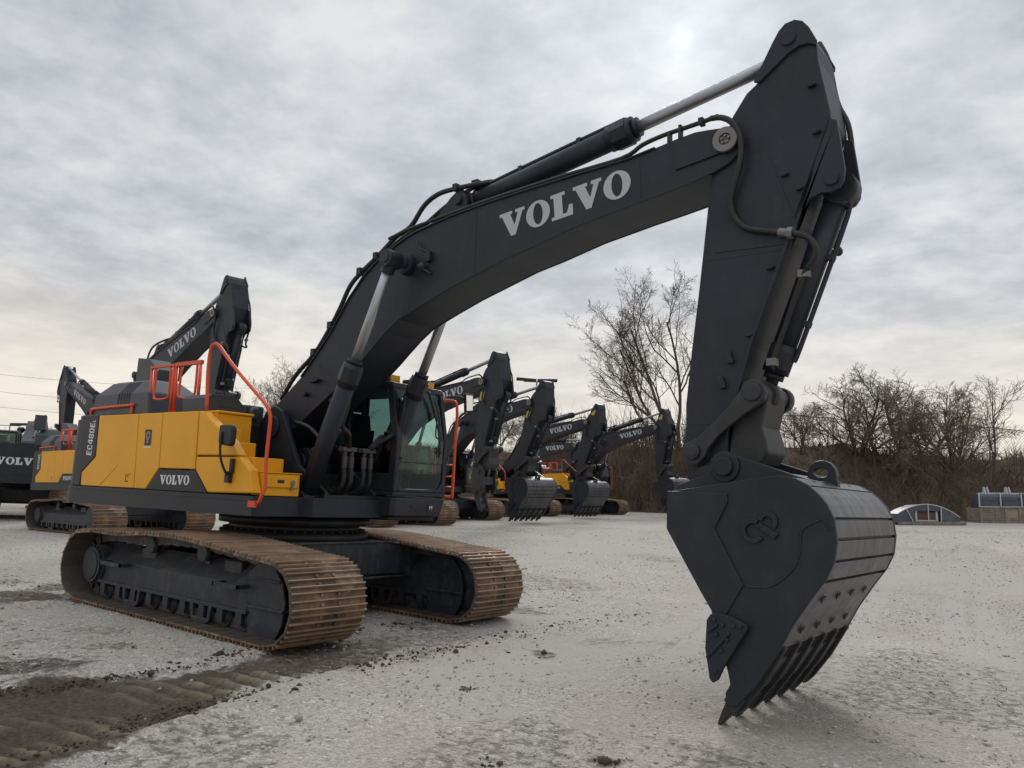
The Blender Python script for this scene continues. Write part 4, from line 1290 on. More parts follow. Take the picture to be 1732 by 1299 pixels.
def excavator(label, loc, heading=0.0, scale=1.0, boom_a=0.0, arm_lean=0.0, tool='bucket', hi=False, model='480', group=None, tilt=None, simple=False, arm_sticker=''):
    arm_a = arm_lean-boom_a
    root = empty('excavator', loc)
    rotm = Matrix.Rotation(heading, 4, 'Z')
    if tilt is not None:
        rotm = Vector((0, 0, 1)).rotation_difference(tilt).to_matrix().to_4x4() @ rotm
    root.rotation_euler = rotm.to_euler()
    root.scale = (scale,)*3
    tag(root, label, 'excavator', group)
    Mb = mrot(FOOT, boom_a)
    Ma = Mb @ mrot(ARMP, arm_a)
    bv = .012 if hi else 0
    sfx = 'h' if hi else 'l'
    def P(name, fn, mat, parent=None, key=None, mw=None, bev=None, label=None, recalc=True):
        return part(name, fn, mat, parent or root, (key or name)+'_'+mat, mw, bv if bev is None else (bev if hi else 0), label, recalc)
    # --- undercarriage
    for s in (-1, 1):
        fr_ = P('crawler', lambda: crawler_frame(s), 'frame', key='crawler%d' % s, bev=.006)
        bo = bpy.data.objects.new('track_belt', belt_mesh(hi)); col.objects.link(bo); bo.parent = fr_; bo.location = (0, 1.46*s, 0)
        P('sprocket', lambda: sprocket(s), 'frame', fr_, 'sprocket%d' % s, bev=.004)
        def idl():
            mb = MB(); mb.cyl((2.05, 1.46*s-.16, .47), (2.05, 1.46*s+.16, .47), .36, 28); mb.cyl((2.05, 1.46*s-.05, .47), (2.05, 1.46*s+.05, .47), .41, 28); return mb
        P('idler', idl, 'frame', fr_, 'idler%d' % s, bev=0)
        for k, x in enumerate((-1.88, -1.46, -1.05, -.64, -.23, .17, .59, .98, 1.36)):
            def rol():
                mb = MB(); y = 1.46*s
                mb.cyl((0, y-.22, .17), (0, y+.22, .17), .085, 14)
                for q in (-.15, .15): mb.cyl((0, y+q-.05, .17), (0, y+q+.05, .17), .115, 16)
                mb.box(-.06, .06, y-.27, y-.22, .12, .29); mb.box(-.06, .06, y+.22, y+.27, .12, .29)
                return mb
            P('bottom_roller', rol, 'frame', fr_, 'roller%d' % s, mw=Matrix.Translation((x, 0, 0)), bev=0)
        for x in (-.84, .40):
            def car():
                mb = MB(); y = 1.46*s
                mb.cyl((0, y-.17, .85), (0, y+.19, .85), .075, 16); mb.cyl((0, y+.10*s, .85), (0, y+.21*s, .85), .10, 18); mb.box(-.05, .05, y-.12, y+.02, .72, .86); return mb
            P('carrier_roller', car, 'frame', fr_, 'carrier%d' % s, mw=Matrix.Translation((x, 0, 0)), bev=0)
        if hi:
            for x0, x1, z in ((-1.78, -1.22, .585), (.98, 1.48, .59)):
                part('step', lattice_step(s, x0, x1, z), 'frame', fr_)
    P('car_body', fn_carbody, 'frame')
    P('slew_ring', fn_slew, 'black', bev=0)
    # --- upper structure
    P('skirt', fn_skirt, 'char', bev=.02)
    cw = P('counterweight', fn_counterweight, 'char', bev=.035)
    if True:
        def rear():
            polys, wd = lettering('VOLVO', .25, 1.05)
            return decal(polys, (-3.9905, wd/2, 1.93), (0, -1, 0), (0, 0, 1))
        if not hi: P('brand_lettering', rear, 'white', cw, 'rearword', bev=0, recalc=False)
    P('upper_frame', fn_core, 'black', bev=.0)
    for k in ('d1', 'd2', 'd3'):
        dr = P('side_door', lambda k=k: panel(k), 'yellow', key='door'+k, bev=.012)
        if k == 'd1':
            def cmark():
                mb = MB()
                o = Vector((-2.09, -1.4985, 1.63))
                def rc(a, b_, c, d): mb.add([o+Vector((a, 0, b_)), o+Vector((c, 0, b_)), o+Vector((c, 0, d)), o+Vector((a, 0, d))], [(0, 1, 2, 3)])
                rc(.02, .135, .20, .142); rc(.05, .03, .065, .12); rc(.05, .11, .13, .122); rc(.12, .09, .135, .122); rc(.05, .028, .11, .04); rc(.10, .03, .135, .05)
                return mb
            P('hoist_mark', cmark, 'black', dr, bev=0, recalc=False)
            if hi:
                part('press_line', MB().tube([(-2.78, -1.4975, 1.60), (-2.30, -1.4975, 1.90)], .006, 6, 1), 'yellow', dr)
        if k == 'd2' and hi:
            def eco():
                return MB().prism([(-1.605, 2.41), (-1.43, 2.41), (-1.415, 2.185), (-1.595, 2.185)], -1.4965, -1.4995)
            st_ = part('emblem_sticker', eco(), 'black', dr)
            mb = MB()
            mb.ring((-1.515, 2.325), .048, .056, -1.4995, -1.5015, 24)
            mb.ring((-1.515, 2.325), .026, .032, -1.4995, -1.5015, 20)
            mb.box(-1.57, -1.46, -1.5015, -1.4995, 2.352, 2.358); mb.box(-1.57, -1.46, -1.5015, -1.4995, 2.294, 2.30)
            mb.box(-1.535, -1.485, -1.5015, -1.4995, 2.225, 2.238); mb.box(-1.517, -1.508, -1.5015, -1.4995, 2.238, 2.268); mb.box(-1.54, -1.48, -1.5015, -1.4995, 2.262, 2.268)
            part('emblem', mb, 'silver', st_)
            part('white_strip', MB().box(-1.61, -1.42, -1.4995, -1.4965, 2.150, 2.168), 'white', st_)
    tp = P('side_badge', lambda: panel('trap', gap=.003), 'black', bev=.01)
    def tword():
        polys, wd = lettering('VOLVO', .125, 1.12)
        return decal(polys, (-1.075, -1.4995, 1.655), (1, 0, .012), (-.02, 0, 1))
    P('brand_lettering', tword, 'white', tp, 'sideword', bev=0, recalc=False)
    P('fuel_tank_panel', lambda: panel('d4', -1.365), 'yellow', key='d4', bev=.02)
    P('fuel_tank_panel', lambda: panel('d5', -1.365), 'yellow', key='d5', bev=.02)
    def left_panel():
        mb = MB(); mb.box(-3.0, -.45, 1.44, 1.495, 1.57, 2.645); return mb
    P('left_panel', left_panel, 'yellow', bev=.012)
    ec = P('model_panel', lambda: panel('ec', -1.42, -1.4985, .004), 'black', bev=.01)
    word = 'EC480E' if model == '480' else 'EC350E'
    def mword():
        polys, wd = lettering(word, .165, .80, .12, True)
        mb = decal(polys, (-3.165, -1.5015, 2.03), (.035, 0, .79), (-1, 0, .06))
        p2, w2 = lettering('L', .095, .8, .1, True)
        q = decal(p2, (-3.165+.035*wd/.79*.82, -1.5015, 2.03+wd*.805), (.035, 0, .79), (-1, 0, .06))
        mb.add(q.v, q.f); return mb
    P('model_lettering', mword, 'white', ec, 'mw'+model, bev=0, recalc=False)
    hd = P('engine_hood', fn_hood, 'hood', bev=.03)
    P('vent', fn_vents, 'black', hd, bev=0)
    P('exhaust_stack', fn_stack, 'hood', bev=.012)
    P('front_cover', fn_front_cover, 'hood', bev=.03)
    P('rear_cover', fn_rear_cover, 'hood', bev=.03)
    P('fuel_tank', fn_tank, 'yellow', bev=.012)
    tb = P('tool_box', fn_toolbox, 'yellow', bev=.012)
    if hi: part('latch', fn_latch(), 'steel', tb); part('grip', fn_grip(), 'black', tb)
    P('boom_bracket', fn_deck_brackets, 'char', bev=.008)
    # --- orange rails
    def gate(x0, x1, zt0, zt1):
        mb = MB(); y = -1.22
        rail(mb, [(x0, y, 2.66), (x0-.03, y, zt0)], .024, 1); rail(mb, [(x1, y, 2.66), (x1, y, zt1)], .024, 1)
        mb.box(x0-.05, x1+.03, y-.025, y+.025, min(zt0, zt1)-.012, max(zt0, zt1)+.022)
        rail(mb, [(x0+.10, y, zt0-.02), (x0+.09, y, 2.96), (x0+.15, y, 2.89), (x1-.16, y, 2.89), (x1-.09, y, 2.96), (x1-.09, y, zt0-.02)], .018, 4)
        mb.box(x0-.06, x0+.06, y-.05, y+.05, 2.652, 2.68); mb.box(x1-.06, x1+.06, y-.05, y+.05, 2.652, 2.68)
        return mb
    P('guard_rail', lambda: gate(-2.10, -1.50, 3.37, 3.37), 'orange', key='gate1', bev=0)
    P('guard_rail', lambda: gate(-1.40, -.80, 3.36, 3.38), 'orange', key='gate2', bev=0)
    def lowrail():
        mb = MB()
        rail(mb, [(-3.82, -1.28, 2.67), (-3.80, -1.28, 2.76), (-3.72, -1.28, 2.785), (-2.55, -1.28, 2.81), (-2.50, -1.28, 2.80), (-2.50, -1.28, 2.66)], .026, 4); return mb
    P('low_rail', lowrail, 'orange', bev=0)
    def arch():
        mb = MB()
        pts = [(-.13, 2.66), (-.185, 3.10), (-.19, 3.36), (-.165, 3.48), (-.10, 3.53), (-.02, 3.52), (.06, 3.47), (.29, 3.285), (.63, 3.045), (1.02, 2.785), (1.18, 2.67), (1.26, 2.57), (1.28, 2.45), (1.265, 2.04), (1.285, 1.70), (1.27, 1.58), (1.235, 1.51), (1.13, 1.49)]
        rail(mb, [(x, -1.50 if z < 1.6 else -1.47, z) for x, z in pts], .023, 4)
        mb.box(1.06, 1.20, -1.535, -1.505, 1.445, 1.52)
        return mb
    P('step_handrail', arch, 'orange', bev=0)
    # --- mirror on the right-hand side
    def mir():
        mb = MB()
        mb.prism([(.50, 2.43), (.75, 2.43), (.785, 2.38), (.775, 2.20), (.74, 2.165), (.53, 2.185), (.50, 2.22)], -1.66, -1.58); return mb
    mr_ = P('mirror', mir, 'black', bev=.02)
    def mirarm():
        mb = MB()
        mb.tube([(.575, -1.67, 2.34), (.60, -1.67, 2.05), (.60, -1.58, 1.85), (.60, -1.52, 1.80)], .016, 8, 3)
        mb.box(.56, .64, -1.56, -1.50, 1.72, 1.86); mb.box(.63, .68, -1.55, -1.51, 1.84, 2.02); return mb
    P('mirror_arm', mirarm, 'black', mr_, bev=0)
    # --- cab
    cb = P('cab', fn_cab_frame, 'char', bev=.015)
    bs = P('cab_base', fn_cab_base, 'char', cb, bev=.02)
    for k in (0, 1): P('front_corner', lambda k=k: fn_corner_fill(k), 'char', cb, 'corner%d' % k, bev=0)
    P('windscreen', lambda: fn_front_glass('up'), 'glass', cb, 'gup', bev=0)
    P('lower_windscreen', lambda: fn_front_glass('lo'), 'glass', cb, 'glo', bev=0)
    P('side_window', lambda: MB().add([(.50, .445, 1.95), (1.37, .445, 1.95), (1.375, .445, 2.45), (1.245, .445, 3.14), (.50, .445, 3.14)], [(0, 1, 2, 3, 4)]), 'side_glass', cb, 'g1', bev=0)
    P('side_window', lambda: pane(-.24, .40, .445, 2.15, 3.14), 'side_glass', cb, 'g2', bev=0)
    P('side_window', lambda: MB().add([(.50, 1.445, 1.98), (1.37, 1.445, 1.98), (1.375, 1.445, 2.45), (1.245, 1.445, 3.14), (.50, 1.445, 3.14)], [(0, 1, 2, 3, 4)]), 'glass', cb, 'g3', bev=0)
    P('side_window', lambda: pane(-.24, .40, 1.445, 1.98, 3.14), 'glass', cb, 'g4', bev=0)
    P('rear_window', lambda: MB().add([(-.36, .49, 2.25), (-.36, 1.40, 2.25), (-.36, 1.40, 3.14), (-.36, .49, 3.14)], [(0, 1, 2, 3)]), 'glass', cb, 'g5', bev=0)
    P('seat', fn_seat, 'seat', cb, bev=.03)
    P('console', fn_console, 'seat', cb, bev=.01)
    if hi:
        mb = MB()
        mb.box(1.485, 1.50, .53, 1.375, 2.10, 2.118)
        part('window_bar', mb, 'black', cb)
        mb = MB(); mb.tube([(1.40, 1.10, 3.16), (1.44, 1.16, 2.95), (1.52, 1.23, 2.60), (1.53, 1.27, 2.25)], .018, 8, 4); mb.tube([(1.43, 1.19, 3.05), (1.50, 1.26, 2.75), (1.51, 1.275, 2.2)], .010, 6, 4)
        mb.tube([(1.50, 1.23, 2.70), (1.56, 1.14, 2.70), (1.57, 1.12, 2.60), (1.56, 1.14, 2.50), (1.52, 1.24, 2.48)], .012, 6, 3)
        part('wiper', mb, 'black', cb)
        mb = MB(); mb.box(1.514, 1.52, 1.09, 1.24, 1.43, 1.55)
        part('lamp_recess', mb, 'black', cb)
        mb = MB()
        for y in (1.135, 1.175): mb.cyl((1.521, y, 1.465), (1.521, y, 1.515), .008, 8)
        mb.box(1.519, 1.522, 1.135, 1.175, 1.487, 1.494)
        part('emblem', mb, 'white', cb)
        part('latch', MB().cyl((1.51, .80, 1.50), (1.522, .80, 1.50), .028, 16), 'black', cb)
        part('latch', MB().cyl((1.51, .52, 2.16), (1.525, .52, 2.16), .02, 10), 'black', cb)
        mb = MB(); mb.add([(.98, .427, 1.47), (1.10, .427, 1.47), (1.10, .427, 1.58), (.98, .427, 1.58)], [(0, 1, 2, 3)]); mb.add([(1.05, .427, 1.44), (1.10, .427, 1.44), (1.10, .427, 1.469), (1.05, .427, 1.469)], [(0, 1, 2, 3)])
        part('white_label', mb, 'white', cb, recalc=False)
        part('roof_lamp', MB().box(.9, 1.1, .62, .80, 3.26, 3.36), 'yellow', cb)
        part('roof_lamp', MB().box(1.15, 1.25, 1.20, 1.36, 3.24, 3.33), 'yellow', cb)
        part('work_lamp', MB().box(1.06, 1.32, .88, 1.08, 3.235, 3.32), 'black', cb, bev=.015)
        part('beacon', MB().cyl((1.1, .55, 3.24), (1.1, .55, 3.34), .05, 14), 'black', cb, bev=.015)
    def crail():
        mb = MB()
        rail(mb, [(1.30, 1.46, 3.06), (1.42, 1.56, 3.08), (1.52, 1.60, 2.98), (1.52, 1.60, 2.4), (1.52, 1.60, 1.72), (1.50, 1.59, 1.66), (1.40, 1.49, 1.66)], .022, 4)
        for z in (1.80, 1.95, 2.12): rail(mb, [(1.47, 1.46, z), (1.52, 1.60, z)], .010, 1)
        return mb
    P('cab_handrail', crail, 'orange', cb, bev=0)
    def lmir():
        mb = MB(); mb.tube([(1.42, 1.46, 3.12), (1.55, 1.62, 3.14), (1.56, 1.75, 3.08)], .016, 8, 3)
        mb.add([(1.58, 1.66, 3.19), (1.575, 1.84, 3.20), (1.565, 1.87, 2.94), (1.57, 1.70, 2.92), (1.62, 1.66, 3.19), (1.62, 1.84, 3.20), (1.61, 1.87, 2.94), (1.61, 1.70, 2.92)], [(0, 1, 2, 3), (7, 6, 5, 4), (0, 4, 5, 1), (1, 5, 6, 2), (2, 6, 7, 3), (3, 7, 4, 0)]); return mb
    lm = P('cab_mirror', lmir, 'black', bev=.015)
    P('mirror_glass', lambda: MB().add([(1.6225, 1.68, 3.17), (1.6225, 1.825, 3.18), (1.6145, 1.85, 2.96), (1.6145, 1.715, 2.94)], [(0, 1, 2, 3)]), 'mirror', lm, bev=0)
    # --- boom
    bm_ = P('boom', fn_boom, 'char', mw=Mb, bev=.012)
    I4 = Matrix.Identity(4)
    many('boomfit', boom_pieces, 'char', bm_, hi, .005, ('weld_seam', 'stud', 'pad', 'hose_bracket'))
    def bword():
        polys, wd = lettering('VOLVO', .305, 1.085, .05)
        return decal(polys, (3.785, -.3135, 4.668), (.9905, 0, .122), (-.29, 0, 1.0) if False else (-.12, 0, .985))
    P('brand_lettering', bword, 'silver', bm_, 'boomword', mw=I4, bev=0, recalc=False)
    def bword2():
        polys, wd = lettering('VOLVO', .305, 1.085, .05)
        return decal(polys, (5.35, .3135, 4.90), (-.9905, 0, -.122), (-.12, 0, .985))
    if not hi: P('brand_lettering', bword2, 'silver', bm_, 'boomword2', mw=I4, bev=0, recalc=False)
    def hoses():
        return [
            ('hose', MB().tube([(-.30, -.20, 2.95), (-.02, -.2, 3.28), (.38, -.2, 3.58), (.69, -.2, 3.94), (.87, -.2, 4.20), (1.04, -.2, 4.48), (1.26, -.2, 4.65), (1.57, -.2, 4.83), (1.89, -.2, 5.04), (2.16, -.2, 5.14), (2.38, -.2, 5.38), (2.63, -.2, 5.49), (2.94, -.2, 5.50), (3.16, -.12, 5.53), (3.30, -.02, 5.56)], .032, 8, 4)),
            ('hose', MB().tube([(-.30, -.08, 2.98), (.38, -.08, 3.62), (.87, -.08, 4.24), (1.26, -.08, 4.70), (1.89, -.08, 5.06), (2.3, -.08, 5.18), (2.6, -.05, 5.36), (2.9, .05, 5.56), (3.15, .06, 5.62), (3.40, .05, 5.58)], .03, 8, 4)),
            ('hose', MB().tube([(1.85, -.28, 5.0), (2.15, -.28, 5.06), (2.40, -.28, 5.09), (2.70, -.28, 5.12), (3.06, -.28, 5.16), (3.6, -.28, 5.21), (4.6, -.28, 5.275), (5.36, -.28, 5.31), (5.60, -.28, 5.40), (5.84, -.28, 5.445), (6.09, -.28, 5.465), (6.28, -.29, 5.475), (6.45, -.33, 5.47)], .024, 8, 4)),
            ('hose', MB().tube([(2.0, -.20, 5.0), (3.0, -.20, 5.17), (4.2, -.20, 5.26), (5.4, -.20, 5.30)], .02, 6, 3)),
        ]
    many('bhose', hoses, 'rubber', bm_, hi, 0)
    def clamps():
        out = []
        for x, z in ((6.02, 5.42), (5.90, 5.38)):
            out.append(('hose_clamp', MB().box(x, x+.03, -.315, -.25, z-.10, z+.08)))
        out.append(('hose_clamp', MB().box(6.24, 6.29, -.33, -.25, 5.44, 5.51)))
        for x, z in ((1.55, 4.83), (1.24, 4.66), (.70, 3.96), (.38, 3.60)):
            out.append(('hose_clamp', MB().box(x-.04, x+.04, -.25, -.02, z-.05, z+.045)))
        out.append(('hose_clamp', MB().box(2.90, 2.97, -.25, -.1, 5.46, 5.55)))
        out.append(('hose_clamp', MB().box(3.10, 3.20, -.12, .10, 5.50, 5.60)))
        return out
    if hi: many('clamps', clamps, 'black', bm_, hi, .004)
    if hi:
        mb = MB(); mb.box(2.62, 2.70, -.37, -.31, 4.56, 4.68); mb.cyl((2.60, -.36, 4.52), (2.56, -.40, 4.46), .05, 12); mb.tube([(2.66, -.35, 4.68), (2.5, -.36, 4.75), (2.45, -.35, 4.86)], .012, 6, 3); mb.tube([(2.58, -.38, 4.48), (2.66, -.36, 4.43), (2.70, -.32, 4.40)], .015, 6, 3)
        part('boom_lamp', mb, 'black', bm_, mw=I4)
        mb = MB(); mb.tube([(2.05, -.33, 4.72), (2.15, -.35, 4.62), (2.22, -.36, 4.60)], .012, 6, 3); mb.tube([(1.86, -.33, 4.62), (1.95, -.36, 4.66), (1.98, -.34, 4.76)], .010, 6, 3)
        part('grease_line', mb, 'rubber', bm_, mw=I4)
    # --- boom cylinders
    rpos = Mb @ Vector(BCYL_R)
    for s in (-1, 1):
        ba = P('boom_cylinder', lambda: fn_barrel(1.98, .115, .34), 'char', key='bcyl', mw=aim(BCYL_G, rpos, .605*s), bev=0)
        P('rod', lambda: fn_rod(1.5, .062, .105, .09), 'chrome', ba, 'brod', mw=Matrix.Translation(((rpos-Vector(BCYL_G)).length, 0, 0)), bev=0)
        def eye():
            mb = MB(); mb.cyl((0, -.115, 0), (0, .105, 0), .112, 22); mb.cyl((-.18, 0, 0), (-.06, 0, 0), .085, 18); return mb
        P('rod_eye', eye, 'char', ba, 'beye', mw=Matrix.Translation(((rpos-Vector(BCYL_G)).length, 0, 0)), bev=.006)
    def bpin():
        mb = MB(); mb.cyl((BCYL_R[0], -.735, BCYL_R[2]), (BCYL_R[0], .735, BCYL_R[2]), .062, 18); return mb
    P('cylinder_pin', bpin, 'char2', bm_, mw=I4, bev=.005)
    # --- arm cylinder
    g = Mb @ Vector(ACYL_G); e = Ma @ Vector(ACYL_R)
    ab = P('arm_cylinder', lambda: fn_barrel(2.42, .125, .34, 1.30), 'char', key='acyl', mw=aim(g, e), bev=0)
    P('rod', lambda: fn_rod(2.1, .068), 'chrome', ab, 'arod', mw=Matrix.Translation(((e-g).length, 0, 0)), bev=0)
    # --- arm and what hangs on it
    am = P('arm', fn_arm, 'char', mw=Ma, bev=.012)
    many('armfit', arm_pieces, 'char', am, hi, .005, ('weld_seam', 'stud', 'hose_bracket'))
    def ahoses():
        return [
            ('hose', MB().tube([(6.38, -.33, 5.465), (6.50, -.36, 5.43), (6.60, -.37, 5.36), (6.67, -.36, 5.25), (6.70, -.355, 5.10), (6.68, -.35, 4.90), (6.62, -.335, 4.72), (6.585, -.32, 4.56), (6.625, -.31, 4.42), (6.74, -.31, 4.30), (6.94, -.31, 4.235), (7.09, -.31, 4.20), (7.21, -.31, 4.165), (7.31, -.31, 4.11), (7.36, -.30, 4.02), (7.35, -.28, 3.93), (7.27, -.25, 3.85)], .030, 8, 4)),
            ('hose', MB().tube([(7.27, -.25, 3.85), (7.21, -.23, 3.76), (7.06, -.20, 3.36), (6.94, -.20, 3.03), (6.95, -.17, 2.98)], .026, 8, 3)),
            ('hose', MB().tube([(7.23, .27, 6.27), (7.32, .27, 6.04), (7.39, .29, 5.62), (7.49, .29, 5.36), (7.53, .29, 5.02), (7.56, .29, 4.78), (7.53, .29, 4.65), (7.47, .29, 4.56), (7.42, .27, 4.42), (7.38, .27, 4.32), (7.36, .27, 4.21), (7.41, .27, 4.13), (7.38, .25, 4.11), (7.25, .20, 4.16)], .028, 8, 4)),
        ]
    many('ahose', ahoses, 'rubber', am, hi, 0)
    def acl():
        a = MB(); a.cyl((7.04, -.31, 4.21), (7.12, -.31, 4.19), .042, 8); a.cyl((7.12, -.31, 4.19), (7.17, -.31, 4.18), .058, 8)
        return [('hose_coupling', a), ('hose_clamp', MB().box(7.19, 7.29, -.26, -.19, 3.78, 3.85)), ('hose_clamp', MB().box(7.33, 7.42, .24, .31, 4.30, 4.37)), ('hose_clamp', MB().box(6.90, 6.99, -.24, -.16, 3.0, 3.07))]
    many('acl', acl, 'steel', am, hi, .004)
    if arm_sticker:
        sx0, sz0 = (6.84, 5.60) if arm_sticker == 'head' else (6.37, 4.52)
        P('yellow_sticker', lambda: decal([[(0, 0), (.22, 0), (.22, .32), (0, .32)]], (sx0, -.2725, sz0), (1, 0, 0), (.25, 0, .97)), 'label_y', am, 'stick'+arm_sticker, mw=I4, bev=0, recalc=False)
    L1, L2 = Vector((7.50, 0, 4.63)), Vector((6.82, 0, 2.755))
    bc = P('bucket_cylinder', lambda: fn_barrel(1.80, .108, .30), 'char', key='kcyl', mw=Ma @ aim(L1, L2), bev=0)
    P('rod', lambda: fn_rod(.6, .058), 'char2', bc, 'krod', mw=Matrix.Translation(((L2-L1).length, 0, 0)), bev=0)
    for s in (-1, 1):
        P('side_link', lambda: fn_sidelink(s), 'char2', key='slink%d' % s, mw=Ma, bev=.012)
    P('bucket_link', fn_hlink, 'char2', mw=Ma, bev=.02)
    if tool == 'bucket':
        bk = P('bucket', fn_bucket, 'char', mw=Ma, bev=.006)
        P('ear', fn_bucket_ears, 'char', bk, mw=I4, bev=.008)
        P('wear_plate', fn_wear, 'scuff', bk, mw=I4, bev=.004)
        P('lifting_eye', fn_eye, 'char', bk, mw=I4, bev=.008)
        for s in (-1, 1):
            P('side_cutter', lambda: fn_sidecutter(s), 'char', bk, 'scut%d' % s, mw=I4, bev=.008)
        for k in range(6):
            P('tooth', fn_tooth, 'char2', bk, mw=Matrix.Translation((0, -.84+.336*k, 0)), bev=.008)
        if hi:
            for mb in fn_wear_holes(): part('bolt_hole', mb, 'black', bk, mw=I4)
            part('raised_letter', fn_logo_c(), 'char', bk, mw=I4, bev=.006)
            part('raised_letter', fn_logo_p(), 'char', bk, mw=I4, bev=.006)
            part('weld_bead', fn_bead(), 'char', bk, mw=I4)
    else:
        cp = P('quick_coupler', fn_coupler, 'char2', mw=Ma, bev=.008)
        P('thumb', fn_thumb, 'char2', mw=Ma, bev=.008)
        P('thumb_cylinder', lambda: MB().cyl((7.0, 0, 3.1), (6.55, 0, 1.75), .055, 14), 'steel', mw=Ma, bev=0)
    return root

def plumbing(root):
    for y in (-.17, .17):
        mb = MB(); mb.box(1.16, 1.26, y-.12, y+.12, 2.20, 2.26)
        for q in (-.06, .06):
            mb.cyl((1.22, y+q, 1.98), (1.22, y+q, 2.14), .038, 10)
            mb.cyl((1.22, y+q, 2.14), (1.22, y+q, 2.20), .028, 10)
        part('valve_block', mb, 'worn', root, bev=.005)
    def hose(pts, r=.034): part('hose', MB().tube(pts, r, 8, 4), 'rubber', root)
    for s in (-1, 1):
        hose([(1.55, .50*s, 3.05), (1.52, .50*s, 2.75), (1.42, .48*s, 2.52), (1.40, .34*s, 2.42), (1.30, .25*s, 2.33), (1.24, .2*s, 2.26)])
        hose([(.90, .50*s, 1.75), (1.05, .48*s, 2.05), (1.18, .44*s, 2.32), (1.28, .36*s, 2.44), (1.30, .26*s, 2.38), (1.24, .18*s, 2.26)])
        for q in (-.06, .06):
            hose([(1.22, .17*s+q, 1.99), (1.20, .17*s+q, 1.75), (.9, .16*s+q, 1.60), (.5, .14*s+q, 1.7)])
    hose([(.7, -.30, 1.62), (.95, -.34, 1.9), (1.0, -.36, 2.2), (.6, -.33, 2.5), (.2, -.3, 2.6)], .03)
    hose([(.6, .2, 1.62), (.8, .24, 1.95), (.6, .26, 2.2), (.2, .26, 2.4)], .03)
    mb = MB()
    mb.cyl((.30, -.2, 2.05), (.30, .1, 2.05), .20, 22); mb.box(.1, .5, -.38, .3, 1.62, 1.9); mb.cyl((.30, -.22, 2.05), (.30, -.26, 2.05), .12, 18)
    part('swing_motor', mb, 'black', root, bev=.01)

def nrm(x, y):
    e = .5
    gx = (ground_z(x+e, y)-ground_z(x-e, y))/(2*e); gy = (ground_z(x, y+e)-ground_z(x, y-e))/(2*e)
    return Vector((-float(gx), -float(gy), 1)).normalized()

main = excavator('large yellow and charcoal excavator filling the foreground, bucket teeth resting on the gravel', (0, 0, .012), hi=True)
plumbing(main)

ROW = 'excavators parked in the row behind'
FLEET = [
 ('charcoal excavator without a bucket, its bare arm end hanging beside the foreground cab', -12.84, 13.64, -8, .9, .9, 0, 'coupler', 'side'),
 ('excavator with the nearest of the background buckets, arm curled inward', -15.04, 19.17, -8, .9, .5, -10, 'bucket', 'side'),
 ('excavator whose smaller bucket hangs second in the row, yellow sticker at its arm top', -16.54, 26.01, -8, .86, .8, -7, 'bucket', 'head'),
 ('farthest right excavator of the row, arm hanging in front of the bare tree', -15.71, 31.49, -8, .86, 1.6, 8, 'bucket', 'head'),
 ('distant excavator with a low level boom seen between two arms of the row', -24.23, 36.08, -8, .9, -5.0, -36, 'coupler', ''),
 ('yellow excavator behind the counterweight of the foreground one, boom raised steeply', -14.86, 4.90, -2, .9, 13.2, 3, 'bucket', ''),
 ('excavator at far left facing the other way, arm hanging at its left end', -28.99, 11.12, 180, .9, 16.3, 5, 'bucket', ''),
 ('excavator at the left edge seen from behind, brand lettering across its dark counterweight', -24.75, 5.95, 155, 1.0, -24, 15, 'bucket', ''),
]
for (lab, x, y, h, s, ba, ln, tool, stk) in FLEET:
    excavator(lab, (x, y, float(ground_z(x, y))+.01), R(h), s, R(ba), R(ln), tool, False, '350', ROW, nrm(x, y), arm_sticker=stk)


# ------------------------------------------------------------------ brushy bank, fence, trees
def base_d(r):
    return np.interp(r, [-160, -60, -10, 2, 9, 17, 40, 160], [85, 80, 74, 64, 50, 37.5, 37.5, 42])
def bank_z(d, r):
    """height of the bank at depth d, lateral r"""
    t_ = (d-base_d(r))
    x, y = from_dr(d, r)
    g = ground_z(x, y)
    top = 5.35-.45*np.clip((r-10)/8, 0, 1)+fbm(x, y, .12, 3, 17)*.9
    return g-.25 + (top-g+.25)*smooth(t_/9.0) + (fbm(x, y, .5, 3, 19)*.35)*np.clip(t_/2, 0, 1)
rs = np.linspace(-170, 170, 420); us = np.concatenate([np.linspace(0, 12, 34), np.array([15, 20, 30, 60, 150])])
RR, UU = np.meshgrid(rs, us, indexing='ij')
DD = base_d(RR)+UU
BX, BY = from_dr(DD, RR)
BZ = bank_z(DD, RR)
i = np.arange(len(rs)-1)[:, None]*len(us)+np.arange(len(us)-1)[None, :]
q = np.stack([i, i+len(us), i+len(us)+1, i+1], -1).reshape(-1, 4)
me = fast_mesh('embankment', np.stack([BX, BY, BZ], -1).reshape(-1, 3), q, 'slope')
me.polygons.foreach_set('use_smooth', np.ones(len(q), bool))
ob = bpy.data.objects.new('embankment', me); col.objects.link(ob); structure(ob)

